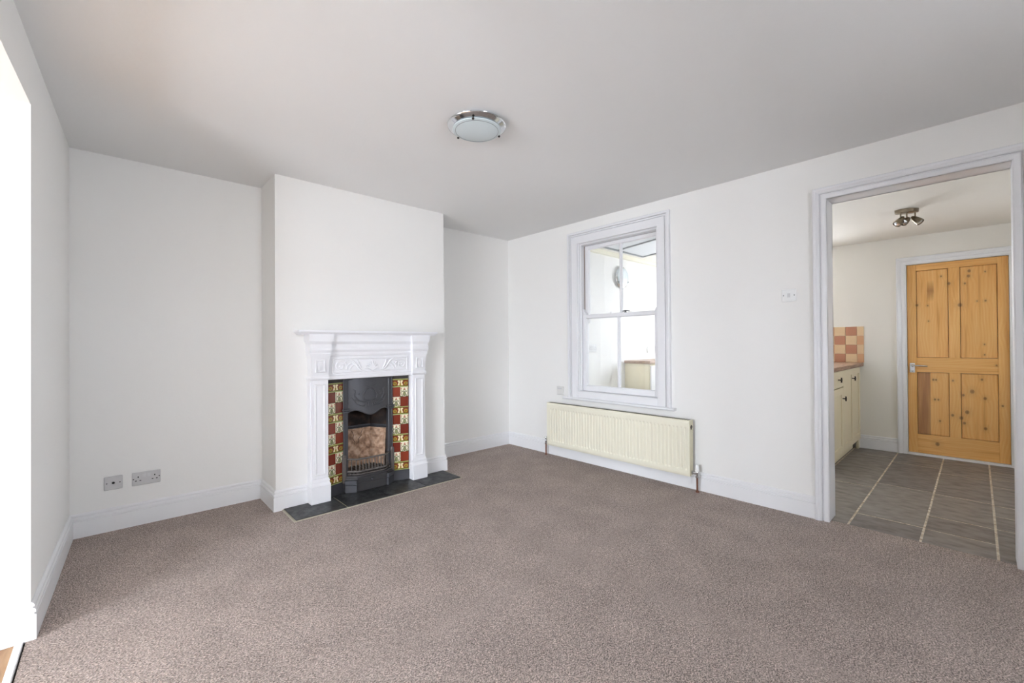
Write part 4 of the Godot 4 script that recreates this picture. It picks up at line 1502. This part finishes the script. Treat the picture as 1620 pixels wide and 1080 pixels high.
# ------------------------------------------------------------------ kitchen
func pine_material() -> StandardMaterial3D:
	# one picture of the whole leaf: upright grain on stiles and panels, level grain on rails, knots where they sit
	var w := 420
	var h := 1164
	var f := FastNoiseLite.new()
	f.seed = 12
	f.frequency = 1.0
	f.fractal_octaves = 3
	var rails := [[0.0, 0.195], [0.835, 0.985], [1.885, 1.95]]
	var knots := [[0.075, 1.53, 0.011], [0.155, 1.52, 0.006], [0.385, 1.51, 0.016], [0.445, 1.79, 0.012], [0.45, 1.84, 0.012], [0.42, 1.72, 0.008], [0.31, 1.73, 0.012], [0.255, 1.81, 0.008], [0.555, 1.82, 0.006], [0.555, 1.54, 0.008], [0.50, 1.54, 0.006], [0.16, 1.36, 0.006], [0.545, 1.12, 0.006], [0.545, 1.02, 0.006], [0.40, 0.62, 0.01], [0.545, 0.6, 0.012], [0.46, 0.66, 0.016], [0.425, 0.455, 0.015], [0.385, 0.395, 0.014], [0.405, 0.345, 0.011], [0.545, 0.31, 0.012], [0.325, 0.415, 0.011], [0.215, 0.11, 0.016], [0.19, 0.76, 0.009], [0.21, 0.76, 0.008], [0.2, 0.56, 0.009], [0.225, 0.56, 0.008], [0.525, 0.78, 0.009], [0.655, 0.54, 0.008], [0.33, 0.76, 0.008], [0.62, 0.92, 0.007], [0.235, 0.345, 0.008]]
	var im := Image.create(w, h, false, Image.FORMAT_RGBA8)
	var pale := rgb(250, 204, 136)
	var mid := rgb(238, 174, 94)
	var deep := rgb(190, 118, 50)
	for y in h:
		var yy := (1.0 - (y + 0.5) / h) * 1.95
		var rail := false
		for r in rails:
			if yy > r[0] and yy < r[1]:
				rail = true
		for x in w:
			var xx := (x + 0.5) / w * 0.702
			var flat: bool = rail and xx > 0.07 and xx < 0.632
			var a := xx; var b := yy
			var board := 0.0
			if flat:
				a = yy; b = xx + 3.0
				board = 5.0 + yy * 0.2
			elif xx < 0.07:
				board = 1.0
			elif xx > 0.632:
				board = 2.0
			elif xx > 0.305 and xx < 0.385:
				board = 3.0
			elif xx > 0.17 and xx < 0.305:
				board = 3.6
			elif xx > 0.5:
				board = 4.4
			else:
				board = 4.0
			var warp := 0.0
			var kd := 0.0
			for kn in knots:
				var dx: float = xx - kn[0]
				var dy: float = yy - kn[1]
				if absf(dx) > 0.09 or absf(dy) > 0.12:
					continue
				var e: float = sqrt(dx * dx + dy * dy * 0.6) / kn[2]
				if e < 1.0:
					kd = maxf(kd, 0.75 - e * e * 0.4)
				elif e < 3.5:
					kd = maxf(kd, 0.10 * (1.0 - (e - 1.0) / 2.5))
				warp += (dx if not flat else dy) * 1.6 * exp(-e * e * 0.12)
			var wob := f.get_noise_2d(a * 3.0 + board * 9.0, b * 1.4) * 0.03
			var g := sin((a + warp * 0.5 + wob) * 300.0 + board * 20.0) * 0.5 + 0.5
			var st := f.get_noise_2d(a * 160.0 + board * 30.0, b * 3.0) * 0.5 + 0.5
			var wide := f.get_noise_2d(a * 16.0 + board * 50.0, b * 1.0) * 0.5 + 0.5
			var t := 0.25 * g + 0.35 * st + 0.55 * wide
			var c := pale.lerp(mid, clampf(t * 1.15, 0, 1))
			c = c.lerp(deep, clampf((wide - 0.62) * 1.6, 0, 0.45))
			c = c.lerp(rgb(84, 48, 24), clampf(kd, 0, 1) * 0.7)
			# stained board in the lower left panel and a dark streak in the upper one
			if not flat and xx > 0.07 and xx < 0.168 and yy < 0.835 and yy > 0.195:
				c = c.lerp(rgb(146, 100, 70), clampf(0.15 + 0.5 * wide + 0.25 * st, 0, 0.7))
			if not flat and absf(xx - 0.175) < 0.02 + 0.01 * st and yy > 1.55 and yy < 1.78:
				c = c.lerp(rgb(140, 84, 30), 0.5 * (1.0 - absf(yy - 1.67) / 0.11))
			im.set_pixel(x, y, c)
	var m := mat(Color.WHITE, 0.42)
	m.albedo_texture = ImageTexture.create_from_image(im)
	return m

# board of the door facing -x, its picture taken from where it sits on the leaf
func door_board(s: SurfaceTool, x0: float, x1: float, y0: float, y1: float, z0: float, z1: float, e: float, zl: float, yl: float) -> void:
	var uv := func(p: Vector3) -> Vector2: return Vector2((p.z - zl) / 0.702, 1.0 - (p.y - yl) / 1.95)
	var q := func(a: Vector3, b: Vector3, c: Vector3, d: Vector3, n: Vector3) -> void:
		quad(s, a, b, c, d, n, uv.call(a), uv.call(b), uv.call(c), uv.call(d))
	var f := [V(x0, y0 + e, z0 + e), V(x0, y0 + e, z1 - e), V(x0, y1 - e, z1 - e), V(x0, y1 - e, z0 + e)]
	var g := [V(x0 + e, y0, z0), V(x0 + e, y0, z1), V(x0 + e, y1, z1), V(x0 + e, y1, z0)]
	var b := [V(x1, y0, z0), V(x1, y0, z1), V(x1, y1, z1), V(x1, y1, z0)]
	q.call(f[0], f[1], f[2], f[3], V(-1, 0, 0))
	var nn := [V(0, -1, 0), V(0, 0, 1), V(0, 1, 0), V(0, 0, -1)]
	for i in 4:
		var j := (i + 1) % 4
		q.call(f[i], f[j], g[j], g[i], nn[i] + V(-1, 0, 0))
		q.call(g[i], g[j], b[j], b[i], nn[i])
	q.call(b[0], b[1], b[2], b[3], V(1, 0, 0))

func build_kitchen() -> void:
	var s := new_st()
	var zk2 := 1.2
	var w1 := -2.35; var w2 := -1.5; var wy1 := 1.05; var wy2 := 2.1
	var dz1 := -0.5; var dz2 := 0.21; var dy := 1.975
	# walls
	bx(s, V(XF, -0.1, ZKW - 0.2), V(XF + 0.2, KH, w1))
	bx(s, V(XF, -0.1, w1), V(XF + 0.2, wy1, w2))
	bx(s, V(XF, wy2, w1), V(XF + 0.2, KH, w2))
	bx(s, V(XF, -0.1, w2), V(XF + 0.2, KH, dz1))
	bx(s, V(XF, dy, dz1), V(XF + 0.2, KH, dz2))
	bx(s, V(XF, -0.1, dz2), V(XF + 0.2, KH, zk2 + 0.2))
	bx(s, V(XF + 0.12, -0.1, dz1), V(XF + 0.2, dy, dz2))
	structure("wall_kitchen_far", s, M.kwall)
	s = new_st()
	bx(s, V(XK, -0.1, ZKW - 0.2), V(XF, KH + 0.1, ZKW))
	structure("wall_kitchen_side", s, M.wall)
	s = new_st()
	bx(s, V(XK, -0.1, zk2), V(4.65, KH, zk2 + 0.2))
	bx(s, V(5.15, -0.1, zk2), V(XF, KH, zk2 + 0.2))
	bx(s, V(4.65, -0.1, zk2), V(5.15, 1.3, zk2 + 0.2))
	bx(s, V(4.65, 1.8, zk2), V(5.15, KH, zk2 + 0.2))
	structure("wall_kitchen_near", s, M.kwall)
	s = new_st()
	mould(s, V(0, 0, zk2 + 0.08), V(1, 0, 0), V(0, 1, 0), V(0, 0, 1), [Vector2(4.65, 1.3), Vector2(5.15, 1.3), Vector2(5.15, 1.8), Vector2(4.65, 1.8)], true, P2([0, 0, 0.05, 0, 0.05, 0.06, 0, 0.06]), 1.0)
	var nw := structure("window_4", s, M.frame_white)
	s = new_st()
	bx(s, V(4.7, 1.35, zk2 + 0.108), V(5.1, 1.75, zk2 + 0.112))
	put(nw, "pane", s, M.glass)
	s = new_st()
	bx(s, V(XK, KH, -1.75), V(XF + 0.2, KH + 0.25, zk2 + 0.2))
	bx(s, V(XK, KH + 0.14, ZKW - 0.2), V(XF + 0.2, KH + 0.25, -1.75))
	bx(s, V(4.94, KH, ZKW), V(XF + 0.2, KH + 0.14, -1.75))
	bx(s, V(XK, KH, ZKW), V(4.94, KH + 0.14, ZKW + 0.115))
	var cl := structure("ceiling_kitchen", s, M.kwall)
	# boarded panels over the far end, with open joints
	var cuts := [XK, 4.36, 4.94]
	for i in 2:
		s = new_st()
		var a: float = cuts[i] + (0.012 if i > 0 else 0.0)
		var b: float = cuts[i + 1] - 0.012
		ext(s, V(a, 0, 0), V(0, 0, 1), V(0, 1, 0), V(1, 0, 0), P2([ZKW + 0.142, KH + 0.006, -1.76, KH + 0.1, -1.76, KH + 0.115, ZKW + 0.142, KH + 0.021]), b - a)
		put(cl, "ceiling_panel", s, M.panel_grey)
	s = new_st()
	ext(s, V(XK, 0, 0), V(0, 0, 1), V(0, 1, 0), V(1, 0, 0), P2([ZKW + 0.116, KH + 0.025, -1.76, KH + 0.121, -1.76, KH + 0.131, ZKW + 0.116, KH + 0.035]), 4.939 - XK)
	put(cl, "gap_shade_sheet", s, M.dark_gap)  # dark sheet coloured as the shade inside the open joints
	# grey strips drawn in for the edge shadow along the panel joints
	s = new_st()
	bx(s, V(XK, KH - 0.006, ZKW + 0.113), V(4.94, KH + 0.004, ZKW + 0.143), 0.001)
	put(cl, "joint_shade_strip", s, M.joint_shade_grey)
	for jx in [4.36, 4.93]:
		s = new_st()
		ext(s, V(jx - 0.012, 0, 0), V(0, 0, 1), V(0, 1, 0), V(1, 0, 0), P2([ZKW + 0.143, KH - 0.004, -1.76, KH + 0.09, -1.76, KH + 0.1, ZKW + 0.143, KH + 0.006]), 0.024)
		put(cl, "joint_shade_strip", s, M.joint_shade_grey)
	s = new_st()
	mould(s, V(0, 0, 0), V(0, 0, 1), V(0, 1, 0), V(1, 0, 0), [Vector2(ZKW, KH - 0.045), Vector2(ZKW, KH)], false, P2([0, XK, 0.045, XK, 0.045, XF, 0, XF]), -1.0)
	structure("trim_cornice", s, M.cornice_cream)
	# window in the far wall that lights this end
	s = new_st()
	mould(s, V(XF + 0.06, 0, 0), V(0, 0, 1), V(0, 1, 0), V(1, 0, 0), [Vector2(w1, wy1), Vector2(w2, wy1), Vector2(w2, wy2), Vector2(w1, wy2)], true, P2([0, 0, 0.05, 0, 0.05, 0.06, 0, 0.06]), 1.0)
	bx(s, V(XF + 0.07, wy1 + 0.05, (w1 + w2) / 2 - 0.025), V(XF + 0.11, wy2 - 0.05, (w1 + w2) / 2 + 0.025), 0.003)
	var kw := structure("window_3", s, M.frame_white)
	for e in [[w1 + 0.05, (w1 + w2) / 2 - 0.025], [(w1 + w2) / 2 + 0.025, w2 - 0.05]]:
		s = new_st()
		bx(s, V(XF + 0.088, wy1 + 0.05, e[0]), V(XF + 0.092, wy2 - 0.05, e[1]))
		put(kw, "pane", s, M.glass)
	s = new_st()
	bx(s, V(XF - 0.03, wy1 - 0.025, w1 - 0.03), V(XF + 0.07, wy1 + 0.001, w2 + 0.03), 0.004)
	put(kw, "sill", s, M.frame_white)

	# slate floor: grout bed and each flag
	s = new_st()
	bx(s, V(3.468, -0.1, ZKW - 0.1), V(XF + 0.12, -0.0026, zk2))
	var fl := structure("floor_kitchen", s, M.kgrout)
	var cols := [[-3.0, -2.36], [-2.36, -1.95], [-1.95, -1.61], [-1.61, -1.27], [-1.27, -0.93], [-0.93, -0.575], [-0.575, -0.235], [-0.235, 0.07], [0.07, 0.41], [0.41, 0.75], [0.75, 1.2]]
	var offs := [3.9, 3.6, 4.1, 3.75, 4.05, 3.78, 3.748, 4.036, 4.32, 3.9, 3.7]
	var lens := [0.9, 0.9, 0.9, 0.9, 0.9, 2.25, 0.92, 0.62, 0.29, 0.6, 0.9]
	var rng := RandomNumberGenerator.new()
	rng.seed = 8
	for i in cols.size():
		var xs := [3.469]
		var x: float = offs[i]
		if i == 7:
			xs.append_array([3.735, 4.036, 4.64])
			x = 5.4
		elif i == 8:
			xs.append_array([4.04, 4.33, 4.61])
			x = 5.2
		elif i == 5:
			x = 4.5
			lens[i] = 1.28
		while x < XF - 0.1:
			xs.append(x)
			x += lens[i]
		xs.append(XF + 0.118)
		for k in xs.size() - 1:
			s = new_st()
			var g := 0.0055
			var top := -0.0004 - rng.randf() * 0.0012
			bx(s, V(xs[k] + (0.0065 if k > 0 else 0.0), -0.02, cols[i][0] + g), V(xs[k + 1] - 0.0065, top, cols[i][1] - g), 0.0015)
			put(fl, "slate_flag", s, M.kslate[rng.randi() % 3])

	# pine door
	var zl := -0.494; var yl := 0.022
	var door := Node3D.new()
	door.name = "door_1"
	door.position = V(XF + 0.03, 0.022, -0.145)
	door.set_meta("kind", "structure")
	door.set_meta("label", "stripped pine four panel door at the end of the kitchen")
	add_child(door)
	var pine := pine_material()
	var xd := XF + 0.028
	var parts := [["stile", 0.0, 1.95, 0.0, 0.07], ["stile", 0.0, 1.95, 0.632, 0.702], ["rail", 0.0, 0.195, 0.07, 0.632], ["rail", 0.835, 0.985, 0.07, 0.632], ["rail", 1.885, 1.95, 0.07, 0.632], ["muntin", 0.195, 0.835, 0.305, 0.385], ["muntin", 0.985, 1.885, 0.305, 0.385]]
	for p in parts:
		s = new_st()
		door_board(s, xd, xd + 0.04, yl + p[1], yl + p[2], zl + p[3], zl + p[4], 0.0015, zl, yl)
		put(door, p[0], s, pine)
	for p in [[0.195, 0.835, 0.07, 0.305], [0.195, 0.835, 0.385, 0.632], [0.985, 1.885, 0.07, 0.305], [0.985, 1.885, 0.385, 0.632]]:
		s = new_st()
		door_board(s, xd + 0.012, xd + 0.03, yl + p[0] + 0.003, yl + p[1] - 0.003, zl + p[2] + 0.003, zl + p[3] - 0.003, 0.002, zl, yl)
		put(door, "panel", s, pine)
	s = new_st()
	var hz := zl + 0.035
	bx(s, V(xd - 0.008, 0.85, hz - 0.02), V(xd, 0.95, hz + 0.02), 0.003)
	var hp := put(door, "handle_plate", s, M.chrome)
	s = new_st()
	lathe(s, V(xd - 0.008, 0.925, hz), V(-1, 0, 0), P2([0.013, 0, 0.012, 0.006, 0.0075, 0.01, 0.0075, 0.035, 0, 0.036]), 16)
	tube(s, [V(xd - 0.04, 0.925, hz - 0.006), V(xd - 0.045, 0.925, hz + 0.02), V(xd - 0.046, 0.924, hz + 0.06), V(xd - 0.043, 0.922, hz + 0.1), V(xd - 0.036, 0.92, hz + 0.115)], [0.008, 0.0085, 0.008, 0.007, 0.005], 12)
	put(hp, "lever", s, M.chrome)
	s = new_st()
	lathe(s, V(xd - 0.008, 0.872, hz), V(-1, 0, 0), P2([0.011, 0, 0.011, 0.003, 0.008, 0.004, 0, 0.004]), 16)
	put(hp, "thumb_turn", s, M.chrome)
	# frame round it
	var fr := Node3D.new()
	fr.name = "trim_2"
	fr.position = V(XF, 0, -0.145)
	fr.set_meta("kind", "structure")
	fr.set_meta("label", "white architrave round the pine door, with a strip painted as light under it")
	add_child(fr)
	s = new_st()
	var arch := P2([0, 0, 0, 0.012, 0.004, 0.015, 0.022, 0.016, 0.028, 0.012, 0.033, 0.012, 0.037, 0.016, 0.048, 0.022, 0.054, 0.026, 0.066, 0.027, 0.07, 0.022, 0.07, 0])
	mould(s, V(XF, 0, 0), V(0, 0, 1), V(0, 1, 0), V(-1, 0, 0), [Vector2(-0.505, 0), Vector2(-0.505, 1.982), Vector2(0.217, 1.982), Vector2(0.217, 0)], false, arch, 1.0)
	put(fr, "architrave", s, M.gloss)
	s = new_st()
	bx(s, V(XF - 0.01, 0, -0.505), V(XF + 0.12, 1.98, -0.4965), 0.001)
	bx(s, V(XF - 0.01, 0, 0.2105), V(XF + 0.12, 1.98, 0.217), 0.001)
	bx(s, V(XF - 0.01, 1.9745, -0.4965), V(XF + 0.12, 1.982, 0.2105), 0.001)
	put(fr, "lining", s, M.gloss)
	s = new_st()
	bx(s, V(XF - 0.005, -0.004, -0.4965), V(XF + 0.11, 0.019, 0.2105), 0.002)  # white strip painted in for the light leaking under the door
	put(fr, "underdoor_light_strip", s, M.gloss)

	base_units()
	splashback()
	end_unit()

func knob(parent: Node, p: Vector3) -> void:
	# flower-shaped iron knob on a stem, pointing to +z
	var s := new_st()
	tube(s, [p, p + V(0, 0, 0.022)], 0.005, 10)
	for k in 4:
		var a := PI / 2 * k
		var d := V(cos(a), sin(a), 0)
		tube(s, [p + V(0, 0, 0.024), p + V(0, 0, 0.026) + d * 0.012, p + V(0, 0, 0.024) + d * 0.022], [0.007, 0.0055, 0.0065], 8)
	lathe(s, p + V(0, 0, 0.02), V(0, 0, 1), P2([0, 0.014, 0.006, 0.012, 0.01, 0.006, 0.01, 0]), 14)
	put(parent, "knob", s, M.knob)

func shaker(s: SurfaceTool, x0: float, x1: float, y0: float, y1: float, z: float) -> void:
	var w := 0.065
	bx(s, V(x0, y0, z - 0.02), V(x0 + w, y1, z), 0.002)
	bx(s, V(x1 - w, y0, z - 0.02), V(x1, y1, z), 0.002)
	bx(s, V(x0 + w, y0, z - 0.02), V(x1 - w, y0 + w, z), 0.002)
	bx(s, V(x0 + w, y1 - w, z - 0.02), V(x1 - w, y1, z), 0.002)
	bx(s, V(x0 + w - 0.002, y0 + w - 0.002, z - 0.02), V(x1 - w + 0.002, y1 - w + 0.002, z - 0.009))

func base_units() -> void:
	var z := -0.872
	var zb := -1.45
	var g := "cream kitchen base units"
	var specs := [[4.62, 5.135, true, "cream base unit with a drawer above its door, nearest the doorway"], [5.135, 5.62, false, "cream base unit with one tall door, between drawer unit and end unit"], [5.62, 6.0, false, "narrow cream base unit at the wall end of the counter"]]
	for i in 3:
		var a: float = specs[i][0]
		var b: float = specs[i][1]
		var root := thing("base_unit", V((a + b) / 2, 0, (z + zb) / 2), specs[i][3], "kitchen cabinet", g)
		var s := new_st()
		bx(s, V(a, 0.11, zb), V(b, 0.905, z - 0.022))
		put(root, "body", s, M.cream)
		s = new_st()
		bx(s, V(a, 0, zb + 0.05), V(b, 0.112, z - 0.07))
		put(root, "plinth", s, M.cream)
		var top := 0.9
		if specs[i][2]:
			s = new_st()
			bx(s, V(a + 0.002, 0.748, z - 0.02), V(b - 0.002, top, z), 0.003)
			var d := put(root, "drawer", s, M.cream)
			knob(d, V((a + b) / 2 + 0.03, 0.823, z))
			top = 0.738
		s = new_st()
		shaker(s, a + 0.002, b - 0.002, 0.118, top, z)
		var door := put(root, "door", s, M.cream)
		if i == 0:
			knob(door, V(b - 0.04, 0.635, z))
		elif i == 1:
			knob(door, V(b - 0.06, 0.80, z))
	var s2 := new_st()
	bx(s2, V(6.0, 0.0, z - 0.04), V(XF, 0.905, z - 0.02))
	var f := put(self, "filler_panel", s2, M.cream)
	tag(f, "cream filler strip between the end unit and the kitchen wall", "filler panel")
	s2 = new_st()
	bx(s2, V(4.6, 0.905, zb - 0.03), V(XF, 0.945, -0.853), 0.006)
	var w := put(self, "worktop", s2, M.worktop)
	tag(w, "wood effect worktop on the cream units beside the tiled splashback", "worktop")

func splashback() -> void:
	var root := thing("splashback", V(XF, 0.945, -1.1), "square peach and terracotta wall tiles above the worktop end", "splashback")
	var s := new_st()
	bx(s, V(XF - 0.005, 0.945, -1.46), V(XF, 1.345, -0.848))
	put(root, "grout_bed", s, M.tile_grout)
	var seq := [[0, 1, 0, 2, 0, 1], [2, 0, 1, 0, 2, 0], [0, 2, 0, 1, 0, 2], [1, 0, 2, 0, 1, 0]]
	var mats := [M.tile_cream, M.tile_terra, M.tile_peach]
	var pitch := 0.1022
	for r in 4:
		var z := -0.848
		for c in 7:
			var w: float = 0.0605 if c == 0 else pitch
			var y1 := 1.345 - r * 0.1018
			var y0: float = maxf(y1 - 0.1018, 0.945)
			var z0 := maxf(z - w, -1.46)
			if z - z0 > 0.02:
				s = new_st()
				bx(s, V(XF - 0.012, y0 + 0.001, z0 + 0.001), V(XF - 0.004, y1 - 0.001, z - 0.001), 0.0015)
				var dark: bool = (r + c) % 2 == 1
				put(root, "tile", s, (M.tile_terra if (r * 3 + c) % 3 != 0 else M.tile_peach) if dark else M.tile_cream)
			z -= w

func end_unit() -> void:
	var x0 := 4.70
	var zf := -2.67
	var root := thing("low_unit", V(5.4, 0, -2.8), "cream panelled low unit seen through the lower right pane", "kitchen cabinet")
	var s := new_st()
	bx(s, V(x0, 0, ZKW), V(XF, 0.925, zf), 0.002)
	put(root, "body", s, M.cream)
	s = new_st()
	bx(s, V(x0 + 0.03, 0.1, zf), V(XF, 0.9, zf + 0.018), 0.002)
	put(root, "front_panel", s, M.gloss)
	for e in [[x0 - 0.02, x0 + 0.7], [x0 + 0.702, XF]]:
		s = new_st()
		bx(s, V(e[0], 0.925, ZKW), V(e[1], 0.962, zf + 0.03), 0.004)
		var w := put(self, "low_worktop", s, M.worktop)
		tag(w, "wood effect worktop length on the low unit, nearer the sash window" if e[0] < 4.8 else "wood effect worktop length on the low unit, at the far wall", "worktop")
